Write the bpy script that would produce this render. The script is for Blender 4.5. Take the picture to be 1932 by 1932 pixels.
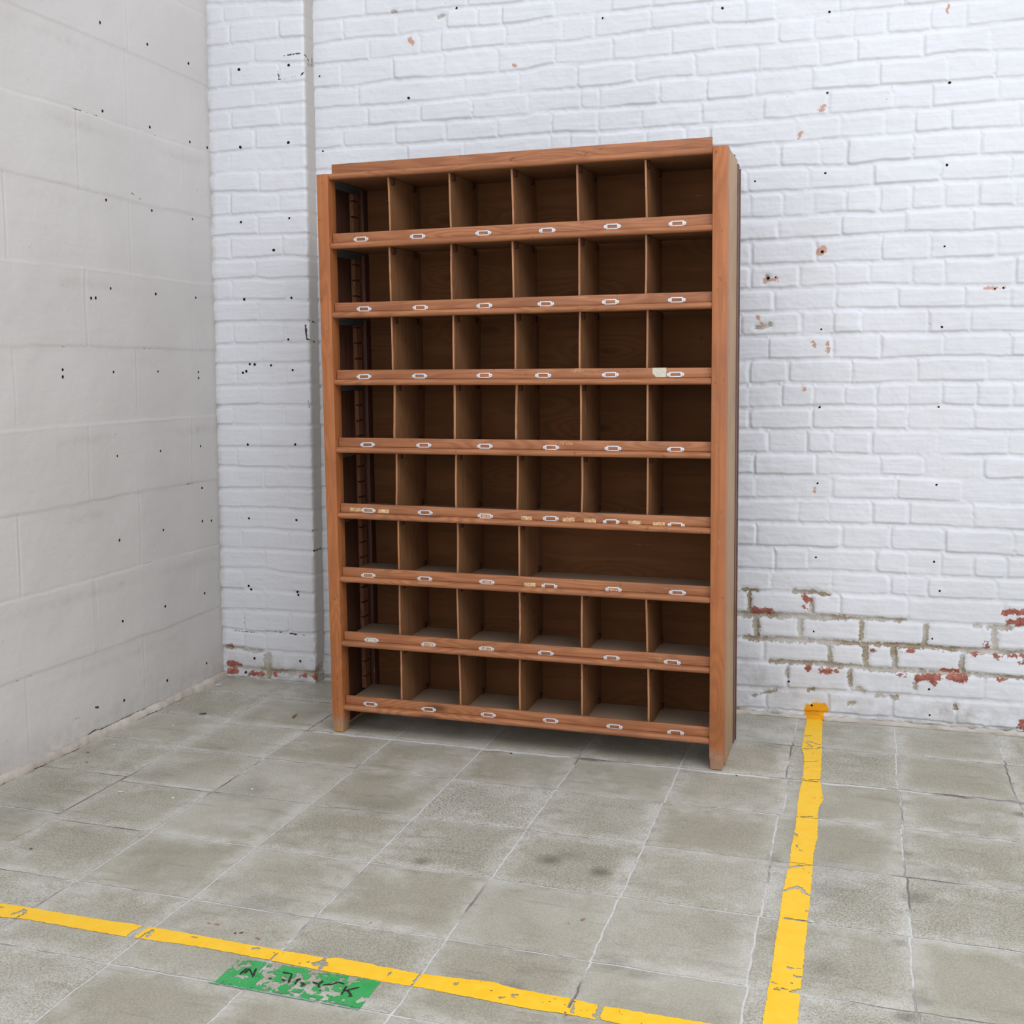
import bpy, bmesh, json, math
import numpy as np
from mathutils import Matrix, Vector
for o in list(bpy.data.objects): bpy.data.objects.remove(o)
S = bpy.context.scene
COL = S.collection

# ------------------------------------------------------------------ camera
cam_d = bpy.data.cameras.new('camera'); cam = bpy.data.objects.new('camera', cam_d); COL.objects.link(cam)
F_PX = 2233.05
cam_d.sensor_width = 36; cam_d.sensor_fit = 'HORIZONTAL'; cam_d.lens = F_PX / 1932 * 36
cam_d.shift_x = 92.66 / 1932; cam_d.shift_y = -54.59 / 1932
cam_d.clip_start = .05; cam_d.clip_end = 100
_R = ((0.9472692491, 0.3203711986, -0.0065776014), (-0.0244828286, 0.0928268576, 0.9953812163), (-0.3195020513, 0.9427329790, -0.0957756208))
cam.matrix_world = Matrix(((_R[0][0], _R[1][0], -_R[2][0], 0.78312), (_R[0][1], _R[1][1], -_R[2][1], -3.68638),
                           (_R[0][2], _R[1][2], -_R[2][2], 1.15884), (0, 0, 0, 1)))
S.camera = cam

# ------------------------------------------------------------------ world and lights
wd = bpy.data.worlds.new('world'); S.world = wd; wd.use_nodes = True
nt = wd.node_tree; nt.nodes.clear()
def N(t, ty, **kw):
    n = t.nodes.new(ty)
    for k, v in kw.items():
        if k == 'inp':
            for a, b in v.items(): n.inputs[a].default_value = b
        else: setattr(n, k, v)
    return n
tc = N(nt, 'ShaderNodeTexCoord'); dp = N(nt, 'ShaderNodeVectorMath', operation='DOT_PRODUCT')
dp.inputs[1].default_value = (.22, -.76, .61)
nt.links.new(tc.outputs['Generated'], dp.inputs[0])
rp = N(nt, 'ShaderNodeValToRGB'); nt.links.new(N(nt, 'ShaderNodeMath').outputs[0], rp.inputs[0])
mp = nt.nodes[-1]
mr = N(nt, 'ShaderNodeMapRange', inp={1: -1.0, 2: 1.0, 3: 0.0, 4: 1.0}); nt.links.new(dp.outputs['Value'], mr.inputs[0]); nt.links.new(mr.outputs[0], rp.inputs[0])
e = rp.color_ramp.elements
for i, (p_, c_) in enumerate([(0, (.62, .61, .60)), (.45, (.72, .715, .71)), (.75, (.86, .875, .91)), (1, (1.0, 1.04, 1.12))]):
    if i > 1: e.new(p_)
    e[i].position = p_; e[i].color = c_ + (1,)
bg = N(nt, 'ShaderNodeBackground', inp={'Strength': .78}); nt.links.new(rp.outputs[0], bg.inputs[0])
wo = N(nt, 'ShaderNodeOutputWorld'); nt.links.new(bg.outputs[0], wo.inputs[0])

def area(name, loc, target, size, power, col):
    d = bpy.data.lights.new(name, 'AREA'); d.shape = 'RECTANGLE'; d.size, d.size_y = size; d.energy = power; d.color = col
    o = bpy.data.objects.new(name, d); COL.objects.link(o); o.location = loc
    o.rotation_euler = (Vector(target) - Vector(loc)).to_track_quat('-Z', 'Y').to_euler()
    return o
for a in [('skylight', (2.3, -3.2, 3.6), (.5, 0, .8), (2.4, 2.0), 46, (.97, .985, 1.0)), ('front_fill', (-.6, -5.6, 1.7), (-.6, 0, .6), (3.6, 1.8), 24, (1.0, .99, .98))]: area(*a)  # second lamp is an added frontal fill that lifts the lower left
S.view_settings.view_transform = 'Standard'; S.view_settings.look = 'None'
S.view_settings.gamma = 1; S.view_settings.use_curve_mapping = False; S.view_settings.exposure = 0.45

T = json.loads(r'''{"BL":[[-1.916,2.4,-1.747,2.401,-1.571,2.4,-1.422,2.398,-1.176,2.393],
[-1.926,2.321,-1.799,2.329,-1.649,2.325,-1.491,2.331,-1.367,2.328,-1.176,2.326,-1.073,2.335,-0.995,2.334,-0.88,2.334,-0.746,2.335,-0.555,2.334],
[-1.923,2.251,-1.75,2.251,-1.556,2.254,-1.372,2.259,-1.176,2.254,-1.047,2.252,-0.935,2.255,-0.829,2.259,-0.742,2.265,-0.558,2.264,-0.415,2.256,-0.189,2.265,0.03,2.265],
[-1.916,2.168,-1.78,2.165,-1.651,2.176,-1.468,2.171,-1.27,2.17,-1.176,2.171,-1.081,2.183,-0.964,2.174,-0.876,2.177,-0.695,2.178,-0.602,2.18,-0.546,2.184,-0.442,2.184,-0.214,2.186,-0.097,2.186,0.08,2.186,0.187,2.187,0.369,2.193],
[-1.879,2.096,-1.694,2.092,-1.545,2.093,-1.392,2.097,-1.176,2.102,-0.998,2.096,-0.89,2.095,-0.802,2.101,-0.694,2.108,-0.573,2.102,-0.46,2.105,-0.19,2.104,-0.108,2.111,0.082,2.107,0.19,2.116,0.372,2.102],
[-1.923,2.022,-1.74,2.024,-1.546,2.024,-1.369,2.021,-1.177,2.022,-1.138,2.032,-1.013,2.031,-0.893,2.026,-0.722,2.026,-0.572,2.024,-0.459,2.026,-0.234,2.033,0.005,2.029,0.149,2.029,0.299,2.029,0.375,2.027],
[-1.924,1.955,-1.847,1.956,-1.654,1.953,-1.466,1.951,-1.283,1.952,-1.177,1.955,-1.043,1.957,-0.93,1.948,-0.794,1.951,-0.585,1.95,-0.457,1.95,-0.159,1.953,0.003,1.958,0.117,1.954,0.237,1.957,0.301,1.959,0.377,1.958],
[-1.926,1.881,-0.461,1.874,-0.366,1.877,-0.282,1.875,-0.148,1.88,-0.022,1.879,0.171,1.882,0.38,1.88],
[-0.46,1.802,-0.332,1.802,-0.133,1.793,-0.02,1.8,0.069,1.802,0.259,1.802,0.383,1.799],
[-0.454,1.724,-0.237,1.725,-0.05,1.727,0.15,1.731,0.347,1.729],
[-0.453,1.645,-0.324,1.641,-0.226,1.646,-0.134,1.649,-0.034,1.642,0.064,1.647,0.161,1.65,0.362,1.647],
[-0.451,1.569,-0.332,1.572,-0.132,1.574,0.057,1.58,0.241,1.575,0.391,1.578],
[-0.455,1.492,-0.223,1.494,-0.021,1.492,0.126,1.494,0.312,1.494,0.393,1.498],
[-0.456,1.416,-0.269,1.416,-0.159,1.419,-0.051,1.421,0.075,1.417,0.17,1.412,0.387,1.407],
[-0.455,1.341,-0.342,1.342,-0.152,1.346,0.032,1.344,0.226,1.343,0.39,1.339],
[-0.454,1.264,-0.261,1.266,-0.068,1.269,0.129,1.266,0.248,1.266,0.402,1.264],
[-0.453,1.183,-0.361,1.188,-0.159,1.189,-0.014,1.185,0.171,1.194,0.366,1.189],
[-0.452,1.105,-0.3,1.113,-0.1,1.107,0.099,1.114,0.296,1.114,0.407,1.115],
[-0.45,1.027,-0.219,1.036,-0.119,1.039,-0.021,1.036,0.071,1.037,0.176,1.04,0.274,1.037,0.376,1.035],
[-0.449,0.959,-0.217,0.961,-0.019,0.963,0.073,0.962,0.267,0.963,0.412,0.962],
[-0.448,0.881,-0.232,0.884,-0.147,0.885,-0.032,0.881,0.166,0.883,0.367,0.885],
[-0.447,0.81,-0.204,0.812,0.0,0.816,0.183,0.812,0.311,0.809,0.418,0.812],
[-0.446,0.73,-0.282,0.735,-0.144,0.736,0.043,0.738,0.245,0.735,0.42,0.735],
[-0.445,0.654,-0.259,0.654,-0.152,0.655,0.086,0.657,0.277,0.655,0.423,0.652],
[-0.443,0.571,-0.108,0.575,0.032,0.578,0.195,0.574,0.426,0.57],
[-0.452,0.496,-0.327,0.494,-0.231,0.498,-0.01,0.501,0.091,0.498,0.213,0.497,0.415,0.499],
[-0.451,0.414,-0.34,0.425,-0.148,0.425,0.034,0.429,0.152,0.425,0.348,0.428,0.431,0.428],
[-0.45,0.342,-0.247,0.349,-0.104,0.352,0.086,0.348,0.355,0.349,0.434,0.349],
[-0.449,0.262,-0.25,0.27,-0.05,0.27,0.143,0.267,0.358,0.269,0.437,0.272],
[-0.447,0.183,-0.297,0.189,-0.143,0.19,-0.025,0.188,0.258,0.191,0.44,0.187],
[-0.446,0.093,-0.089,0.103,0.116,0.103,0.319,0.105,0.443,0.105],
[-0.445,0.02,-0.144,0.024,0.072,0.025,0.255,0.02]],"BV":[[-1.755,-1.564,-1.376],
[-1.836,-1.634,-1.456,-1.343,-1.256,-1.07,-0.88,-0.743],
[-1.743,-1.551,-1.477,-1.367,-1.238,-1.045,-0.935,-0.748,-0.557,-0.444,-0.352,-0.164,0.032],
[-1.849,-1.65,-1.463,-1.27,-1.073,-0.874,-0.677,-0.542,-0.344,-0.238,-0.12,-0.02,0.105,0.21],
[-1.783,-1.39,-1.193,-0.996,-0.8,-0.6,-0.401,-0.216,-0.107,0.087,0.278],
[-1.748,-1.554,-1.365,-1.163,-0.983,-0.917,-0.72,-0.568,-0.412,-0.235,-0.038,0.161,0.291],
[-1.847,-1.649,-1.461,-1.275,-1.083,-0.923,-0.779,-0.582,-0.387,-0.187,0.004,0.12,0.31],
[-1.601,-1.39,-1.084,-1.02,-0.922,-0.762,-0.631,-0.555,-0.282,-0.149,-0.016,0.068,0.172,0.367],
[-0.332,-0.207,-0.129,0.07,0.262],
[-0.433,-0.238,-0.048,0.148,0.35],
[-0.42,-0.32,-0.224,-0.128,-0.028,0.067,0.162,0.259,0.363],
[-0.333,-0.14,0.054,0.244],
[-0.417,-0.217,-0.02,0.125,0.315],
[-0.418,-0.266,-0.152,-0.05,0.074,0.173,0.369],
[-0.343,-0.152,0.034,0.232,0.36],
[-0.444,-0.256,-0.158,-0.071,0.128,0.246],
[-0.359,-0.157,-0.01,0.175,0.365],
[-0.419,-0.293,-0.093,0.102,0.302],
[-0.418,-0.315,-0.213,-0.119,-0.022,0.072,0.175,0.276,0.375],
[-0.414,-0.218,-0.017,0.072,0.268],
[-0.353,-0.23,-0.149,-0.033,0.167,0.366],
[-0.398,-0.199,-0.001,0.131,0.182,0.3],
[-0.392,-0.15,0.047,0.243],
[-0.255,-0.156,-0.023,0.085,0.278],
[-0.383,-0.115,0.031,0.194,0.396],
[-0.323,-0.217,-0.01,0.088,0.19,0.281,0.379],
[-0.334,-0.147,0.035,0.088,0.147,0.351],
[-0.401,-0.204,-0.114,0.092,0.375],
[-0.38,-0.239,-0.047,0.147,0.345],
[-0.354,-0.144,-0.033,0.055,0.257],
[-0.279,-0.08,0.12,0.322],
[-0.346,-0.147,0.053,0.242]],"PL":[[-2.333,2.477,-1.969,2.45],
[-2.336,2.403,-2.183,2.41,-1.97,2.403],
[-2.335,2.326,-2.218,2.33,-2.068,2.331,-1.975,2.33],
[-2.327,2.256,-2.148,2.257,-1.968,2.244],
[-2.333,2.177,-2.189,2.18,-2.059,2.179,-1.966,2.176],
[-2.318,2.1,-2.172,2.101,-2.139,2.103,-1.964,2.105],
[-2.33,2.028,-2.187,2.031,-1.969,2.027],
[-2.326,1.951,-2.189,1.956,-1.967,1.951],
[-2.33,1.876,-2.257,1.884,-2.099,1.877,-1.978,1.877],
[-2.332,1.81,-2.235,1.809,-2.093,1.8,-1.964,1.802],
[-2.335,1.725,-2.222,1.727,-2.095,1.727,-1.966,1.724],
[-2.333,1.65,-2.248,1.654,-2.144,1.65,-1.968,1.648],
[-2.335,1.568,-2.154,1.569,-2.059,1.573,-1.965,1.566],
[-2.333,1.494,-2.164,1.497,-2.1,1.491,-1.971,1.493],
[-2.332,1.421,-2.198,1.421,-1.973,1.412],
[-2.305,1.341,-2.168,1.34,-1.974,1.338],
[-2.324,1.26,-2.074,1.262,-1.964,1.26],
[-2.33,1.187,-2.148,1.189,-1.966,1.189],
[-2.32,1.107,-2.07,1.108,-1.967,1.115],
[-2.331,1.033,-2.16,1.036,-1.961,1.036],
[-2.333,0.96,-2.081,0.962,-1.966,0.965],
[-2.327,0.879,-1.964,0.884],
[-2.329,0.807,-2.069,0.806,-1.962,0.806],
[-2.332,0.725,-2.167,0.729,-1.963,0.732],
[-2.334,0.653,-2.088,0.656,-1.965,0.652],
[-2.33,0.575,-2.149,0.58,-2.053,0.574,-1.957,0.573],
[-2.316,0.501,-2.062,0.502,-1.959,0.5],
[-2.326,0.422,-2.153,0.429,-2.084,0.418,-1.956,0.416],
[-2.329,0.344,-2.155,0.351,-1.958,0.344],
[-2.331,0.266,-2.173,0.273,-2.116,0.271,-1.957,0.272],
[-2.329,0.194,-2.208,0.187,-1.953,0.195],
[-2.327,0.122,-2.177,0.117,-1.954,0.119],
[-2.329,0.042,-2.163,0.039,-1.96,0.049]],"PV":[[],
[-2.272,-2.155],
[-2.252,-2.054],
[-2.154],
[-2.252,-2.054],
[-2.155],
[-2.251,-2.056],
[-2.157],
[-2.257,-2.055],
[-2.143],
[-2.261,-2.063],
[-2.153],
[-2.265,-2.053],
[-2.163],
[-2.261,-2.042],
[-2.159],
[-2.262,-2.054],
[-2.151],
[-2.25,-2.057],
[-2.159],
[-2.27,-2.06],
[-2.16],
[-2.26,-2.056],
[-2.154],
[-2.051],
[-2.148],
[-2.244,-2.053],
[-2.152],
[-2.244,-2.053],
[-2.156],
[-2.248,-2.056],
[-2.248,-2.159],
[-2.153]],"BH":[[-0.19,2.265],
[-0.191,2.018],
[-0.408,1.756],
[-0.191,1.77],
[0.167,2.022],
[0.167,1.775],
[0.167,1.528],
[-0.195,1.524],
[-0.362,1.446],
[-0.338,1.448],
[0.315,1.394],
[0.339,1.396],
[-0.193,1.279],
[0.167,1.28],
[-0.193,1.029],
[0.165,1.031],
[-0.194,0.782],
[0.166,0.786],
[-0.194,0.539],
[0.166,0.54],
[0.185,0.447],
[-0.196,0.292],
[0.168,0.291],
[-0.272,0.119],
[0.163,0.125],
[0.167,0.041],
[-0.197,0.043],
[-1.417,2.394],
[-1.594,2.105],
[-1.926,1.944],
[-1.932,2.206],
[-0.908,2.312],
[-0.519,2.307]],"PH":[[-2.211,2.234],
[-2.017,2.234],
[-2.214,1.962],
[-2.023,1.966],
[-2.217,1.696],
[-2.025,1.701],
[-2.089,1.591],
[-2.214,1.419],
[-2.025,1.419],
[-2.04,1.27],
[-2.199,1.182],
[-2.178,1.181],
[-2.112,1.177],
[-2.025,1.16],
[-2.226,1.151],
[-2.212,1.157],
[-2.213,0.887],
[-2.019,0.89],
[-2.216,0.612],
[-2.022,0.611],
[-2.225,0.356],
[-2.215,0.344],
[-2.022,0.345],
[-2.02,0.333],
[-2.207,0.082],
[-2.017,0.084],
[-2.244,0.026]],"LH":[[0.642,2.242],
[0.389,2.24],
[0.137,2.237],
[0.645,1.973],
[0.39,1.971],
[0.14,1.966],
[0.027,1.965],
[0.642,1.699],
[0.39,1.697],
[0.139,1.697],
[0.633,1.423],
[0.386,1.42],
[0.137,1.42],
[0.734,1.387],
[0.711,1.389],
[0.884,1.165],
[0.885,1.144],
[0.634,1.157],
[0.385,1.158],
[0.132,1.155],
[0.132,1.134],
[0.629,0.886],
[0.383,0.886],
[0.132,0.887],
[0.632,0.611],
[0.38,0.612],
[0.13,0.612],
[0.068,0.606],
[0.124,0.733],
[0.632,0.343],
[0.384,0.345],
[0.131,0.345],
[0.638,0.079],
[0.386,0.082],
[0.131,0.082]],"LL":[[1.038,2.191,0.747,2.192,0.513,2.193,0.006,2.189],
[1.106,1.946,0.785,1.955,0.38,1.947,0.018,1.951],
[1.094,1.717,0.767,1.715,0.459,1.709,0.018,1.712],
[1.136,1.47,0.782,1.475,0.195,1.471,0.008,1.472],
[1.096,1.23,0.774,1.235,0.501,1.233,0.049,1.231],
[1.167,0.99,0.775,0.993,0.506,0.994,0.013,0.991],
[1.182,0.748,0.769,0.75,0.488,0.756,0.193,0.757,0.006,0.749],
[1.197,0.508,1.041,0.509,0.734,0.51,0.372,0.512,0.037,0.51],
[1.212,0.271,1.115,0.272,0.885,0.272,0.776,0.271,0.385,0.265,0.029,0.274]],"LV":[[0.516],
[0.777,0.184],
[1.107,0.518],
[0.763,0.167],
[0.508],
[0.771,0.187],
[0.517,1.109],
[0.768,0.189],
[1.105,0.515],
[0.778,0.183]],"BM":[[-0.45,0.337,-0.295,0.338,0.01],
[-0.295,0.339,-0.104,0.343,0.0089],
[-0.104,0.343,0.087,0.346,0.0047],
[-0.404,0.409,-0.403,0.347,0.0063],
[-0.38,0.323,-0.379,0.266,0.0089],
[-0.239,0.336,-0.238,0.275,0.0079],
[-0.205,0.394,-0.204,0.354,0.0063],
[-0.258,0.421,-0.191,0.424,0.0068],
[-0.191,0.421,-0.153,0.414,0.0047],
[-0.424,0.422,-0.382,0.421,0.0058],
[-0.416,0.256,-0.121,0.261,0.0079],
[-0.121,0.26,0.202,0.262,0.0068],
[0.202,0.26,0.437,0.262,0.0073],
[-0.047,0.327,-0.046,0.272,0.0073],
[0.146,0.327,0.148,0.267,0.0073],
[0.351,0.337,0.353,0.274,0.0094],
[0.333,0.336,0.395,0.339,0.0068],
[-0.331,0.182,-0.148,0.186,0.0068],
[-0.147,0.182,-0.025,0.183,0.0073],
[-0.025,0.178,0.259,0.181,0.0058],
[0.259,0.181,0.44,0.182,0.0042],
[-0.144,0.241,-0.143,0.19,0.0068],
[-0.033,0.248,-0.032,0.188,0.0089],
[0.056,0.249,0.058,0.182,0.0089],
[0.259,0.233,0.261,0.189,0.0073],
[-0.279,0.16,-0.279,0.134,0.0047],
[-0.078,0.169,-0.077,0.119,0.0073],
[-0.056,0.111,-0.037,0.103,0.0063],
[0.006,0.091,0.07,0.091,0.0047],
[-0.208,0.094,-0.191,0.095,0.0042],
[-0.078,0.06,-0.064,0.061,0.0052],
[0.12,0.139,0.122,0.124,0.0042],
[0.244,0.076,0.244,0.069,0.0052],
[0.16,-0.001,0.446,0.005,0.0047],
[0.151,0.328,0.153,0.325,0.0079],
[0.307,0.338,0.289,0.337,0.0037],
[-0.388,0.061,-0.31,0.086,0.0042],
[-1.482,2.37,-1.462,2.375,0.0046],
[-1.652,2.404,-1.64,2.403,0.0027],
[-0.395,1.288,-0.354,1.295,0.0065],
[-0.37,1.435,-0.365,1.449,0.0082]],"BB":[[-0.388,0.354,-0.337,0.35,0.0094],
[-0.229,0.404,-0.209,0.395,0.0068],
[-0.233,0.37,-0.218,0.365,0.0042],
[0.382,0.389,0.433,0.387,0.0084],
[0.394,0.359,0.434,0.361,0.0094],
[0.331,0.277,0.331,0.284,0.0073],
[0.126,0.159,0.192,0.164,0.0084],
[0.169,0.157,0.179,0.148,0.0073],
[0.219,0.168,0.27,0.17,0.0073],
[0.241,0.16,0.259,0.157,0.0063],
[-0.169,0.162,-0.142,0.164,0.0063],
[-0.123,0.164,-0.123,0.164,0.0042],
[-0.214,0.166,-0.207,0.167,0.0047],
[0.068,0.166,0.091,0.168,0.0037],
[0.292,0.246,0.299,0.248,0.0042],
[0.354,0.246,0.372,0.247,0.0026],
[0.391,0.249,0.438,0.252,0.0042],
[-0.012,0.24,-0.008,0.239,0.0068],
[0.066,0.246,0.11,0.246,0.0026],
[0.435,0.231,0.438,0.231,0.0063],
[0.437,0.033,0.438,0.026,0.0084],
[0.365,0.17,0.374,0.171,0.0026],
[0.202,0.192,0.249,0.189,0.0037],
[-0.207,1.968,-0.201,1.979,0.0068],
[-0.202,1.526,-0.193,1.528,0.0126],
[-0.375,1.441,-0.339,1.439,0.0073],
[0.164,2.261,0.152,2.235,0.0037],
[-0.27,1.897,-0.273,1.886,0.0042],
[-0.214,1.238,-0.214,1.225,0.0041],
[-0.172,1.238,-0.172,1.232,0.0029],
[-0.172,1.219,-0.172,1.213,0.0047],
[-0.39,1.319,-0.393,1.322,0.0041],
[-0.376,1.301,-0.371,1.296,0.0041],
[-0.203,0.765,-0.202,0.754,0.0041],
[-0.247,1.088,-0.238,1.088,0.0053],
[0.292,1.397,0.34,1.397,0.0035],
[-1.588,2.309,-1.578,2.293,0.0065],
[-1.216,2.184,-1.204,2.183,0.003]],"BY":[[-0.202,0.027,-0.163,0.035,0.0199],
[-0.19,0.046,-0.183,0.047,0.0094],
[-0.211,0.011,-0.168,0.015,0.0115]],"PM":[[-2.327,0.117,-2.252,0.117,0.0044],
[-2.248,0.11,-2.177,0.109,0.0055],
[-2.149,0.092,-2.151,0.021,0.0116],
[-2.308,0.042,-2.122,0.043,0.0055],
[-2.122,0.042,-1.964,0.038,0.0089],
[-1.964,0.036,-1.952,0.039,0.0068],
[-2.161,0.095,-2.162,0.054,0.0041]],"PB":[[-2.32,0.126,-2.297,0.126,0.0031],
[-2.314,0.056,-2.287,0.056,0.0075],
[-2.287,0.053,-2.266,0.049,0.0031],
[-2.315,0.028,-2.283,0.026,0.0068],
[-2.229,0.022,-2.171,0.023,0.0055],
[-2.126,0.026,-2.122,0.019,0.0048],
[-2.021,0.028,-1.996,0.028,0.0034],
[-1.958,0.027,-1.948,0.022,0.0075],
[-2.159,0.178,-1.989,0.179,0.001]],"AL":[0.6295,0.3423,0.6278,0.1618,0.6286,-0.0207,0.6399,-0.119,0.6441,-0.2909,0.6413,-0.4221,0.6411,-0.4905,0.6445,-0.655,0.6422,-0.8384,0.6433,-0.9115,0.6402,-1.0019,0.6382,-1.0776,0.6404,-1.1907,0.6393,-1.3416,0.6418,-1.455,0.6393,-1.4992,0.6392,-1.5786,0.6394,-1.6277],"AR":[0.6789,0.3578,0.6821,0.1598,0.6886,-0.0702,0.6927,-0.3053,0.7056,-0.4497,0.6949,-0.5261,0.6998,-0.7198,0.6947,-0.8322,0.6965,-0.9448,0.6978,-1.0675,0.6972,-1.1807,0.6974,-1.3228,0.697,-1.4302,0.6974,-1.5031,0.6988,-1.6084],"YT":[-0.9844,-1.6511,-0.8965,-1.6471,-0.7859,-1.6495,-0.627,-1.6443,-0.5064,-1.6454,-0.3481,-1.65,-0.1985,-1.651,-0.175,-1.6419,-0.06,-1.6482,-0.0041,-1.6512,0.1335,-1.6376,0.2056,-1.6478,0.3003,-1.6497,0.3577,-1.6565,0.4952,-1.6549],"YB":[-0.9401,-1.704,-0.8723,-1.6961,-0.7501,-1.6976,-0.637,-1.6982,-0.4799,-1.6885,-0.3036,-1.6931,-0.1759,-1.6989,-0.1491,-1.6983,-0.0388,-1.7004,0.007,-1.699,0.1542,-1.7036,0.2391,-1.7076,0.3098,-1.7031],"AM":[[0.6306,0.1023,0.651,0.1162,0.0027],
[0.6406,0.0542,0.6803,0.0273,0.0032],
[0.6366,-0.0268,0.6767,-0.0142,0.0037],
[0.6388,0.0356,0.6555,0.0054,0.0043],
[0.6375,-0.1525,0.6761,-0.137,0.002],
[0.6448,-0.3057,0.6914,-0.2968,0.0019],
[0.6676,-0.4523,0.7032,-0.4437,0.0019],
[0.6568,-0.6019,0.6799,-0.5882,0.004],
[0.6435,-0.7147,0.6529,-0.7348,0.0013],
[0.6518,-0.7916,0.6634,-0.8208,0.0013],
[0.6641,-0.913,0.693,-0.9058,0.0024],
[0.6456,-0.9311,0.67,-0.9132,0.0036],
[0.6436,-1.0575,0.6683,-1.0309,0.0042],
[0.668,-1.0263,0.6841,-1.0491,0.0039],
[0.6806,-1.0548,0.696,-1.0681,0.0038],
[0.6923,-1.1486,0.6975,-1.1469,0.0015],
[0.6486,-1.1965,0.698,-1.1987,0.0018],
[0.6717,-1.4093,0.6925,-1.4054,0.0017],
[0.6784,-1.4687,0.6798,-1.4662,0.0036],
[0.683,-1.4382,0.6926,-1.4385,0.0023],
[0.6514,-1.492,0.6954,-1.4941,0.0019],
[0.6936,-1.4882,0.6999,-1.4894,0.0029],
[0.6438,-1.4746,0.6505,-1.4791,0.0023]],"BMs":[[-0.9215,-1.6879,-0.9139,-1.6637,0.0038],
[-0.9014,-1.6985,-0.9066,-1.6613,0.0019],
[-0.971,-1.6671,-0.9655,-1.6653,0.0031],
[-0.6212,-1.6904,-0.618,-1.6447,0.0073],
[-0.618,-1.7013,-0.6232,-1.675,0.0072],
[-0.5874,-1.6875,-0.5928,-1.657,0.0033],
[-0.3556,-1.663,-0.3455,-1.6597,0.0035],
[-0.3083,-1.674,-0.3068,-1.6433,0.0011],
[-0.2081,-1.6782,-0.1917,-1.6729,0.0083],
[-0.1926,-1.6947,-0.2006,-1.6539,0.0048],
[-0.2382,-1.6866,-0.2243,-1.6762,0.0017],
[-0.4961,-1.6579,-0.4909,-1.6562,0.0014],
[-0.4347,-1.6924,-0.4315,-1.6875,0.0018],
[0.0001,-1.681,0.0015,-1.6564,0.0023],
[0.1731,-1.6878,0.1846,-1.6808,0.0016],
[0.1921,-1.6719,0.199,-1.6664,0.0039],
[0.3092,-1.7002,0.3055,-1.6576,0.0028],
[0.3531,-1.6951,0.3529,-1.6643,0.005],
[0.3613,-1.7106,0.3547,-1.6574,0.0044],
[-0.0586,-1.6828,-0.0549,-1.6607,0.0013],
[0.0779,-1.6659,0.08,-1.6618,0.0017]],"G":[-0.3565,-1.703,-0.0625,-1.7008,-0.0604,-1.8041,-0.3572,-1.8007],"GS":[[-0.3298,-1.7608,-0.3285,-1.7347],
[-0.3227,-1.755,-0.3239,-1.7355],
[-0.3233,-1.7366,-0.3035,-1.7575],
[-0.3015,-1.7633,-0.3113,-1.7301],
[-0.255,-1.7286,-0.235,-1.7287],
[-0.235,-1.7287,-0.2259,-1.7602],
[-0.2445,-1.7513,-0.2357,-1.757],
[-0.2122,-1.7621,-0.2145,-1.7415],
[-0.2155,-1.7419,-0.2095,-1.7421],
[-0.1987,-1.7662,-0.1943,-1.7542],
[-0.2051,-1.7534,-0.1953,-1.7545],
[-0.1831,-1.7442,-0.1686,-1.748],
[-0.1686,-1.748,-0.166,-1.7344],
[-0.1686,-1.748,-0.1634,-1.7589],
[-0.1575,-1.7665,-0.156,-1.7677],
[-0.1599,-1.7472,-0.1429,-1.7396],
[-0.1449,-1.7403,-0.1364,-1.729],
[-0.1364,-1.729,-0.1221,-1.7329],
[-0.1158,-1.7392,-0.1124,-1.7691],
[-0.1129,-1.7557,-0.0909,-1.7345],
[-0.1089,-1.7495,-0.0933,-1.767],
[-0.0983,-1.7707,-0.0896,-1.7678],
[-0.2704,-1.7576,-0.2635,-1.7574]],"GM":[[-0.2852,-1.7162,-0.2715,-1.76,0.0129],
[-0.2756,-1.7785,-0.2382,-1.779,0.0094],
[-0.2376,-1.7533,-0.1951,-1.7734,0.0084],
[-0.2189,-1.7257,-0.2063,-1.7602,0.0074],
[-0.1962,-1.7051,-0.1781,-1.7802,0.0096],
[-0.1768,-1.7164,-0.1735,-1.7282,0.0085],
[-0.1457,-1.7531,-0.1197,-1.7654,0.0124],
[-0.1438,-1.7229,-0.1341,-1.724,0.0063],
[-0.1139,-1.7132,-0.1172,-1.7313,0.0046],
[-0.0733,-1.7747,-0.0698,-1.7675,0.0045],
[-0.2172,-1.7929,-0.1978,-1.7908,0.0045],
[-0.1022,-1.7841,-0.1035,-1.7764,0.0061],
[-0.3136,-1.7607,-0.3257,-1.7603,0.0038],
[-0.3385,-1.7245,-0.3354,-1.7258,0.0026],
[-0.2352,-1.8111,-0.2037,-1.7927,0.0033],
[-0.1863,-1.7911,-0.1087,-1.7942,0.0049],
[-0.2051,-1.6768,-0.1885,-1.7114,0.0054]],"FL":[[-1.1408,-0.9789,0.007],
[-0.9772,-0.9749,0.005],
[-1.3424,-0.3993,0.006],
[-1.2412,-0.605,0.005],
[-1.4146,-0.5301,0.004],
[-1.3964,-0.0941,0.005],
[-1.3766,-0.0285,0.0035],
[-1.408,-0.6306,0.004],
[-1.3558,0.039,0.007],
[-1.4639,0.0936,0.011],
[-0.9895,-0.5021,0.003],
[-0.8217,-0.485,0.003],
[-0.8038,-0.8485,0.004],
[-1.0891,0.1975,0.0035],
[0.7253,-0.2409,0.0025],
[0.7353,-0.4251,0.0025],
[0.5904,-0.5007,0.0025],
[0.6185,-0.482,0.0025],
[0.8345,0.3151,0.003],
[0.7037,-1.1962,0.004],
[0.7598,-1.0433,0.002]],"DK":[[-1.3151,-0.2531,0.0156],
[-1.455,-0.1863,0.0036],
[-1.4451,-0.2678,0.003],
[-1.4785,-0.49,0.003],
[-1.4392,-0.7189,0.0054],
[-1.3851,-0.7971,0.0036],
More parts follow.
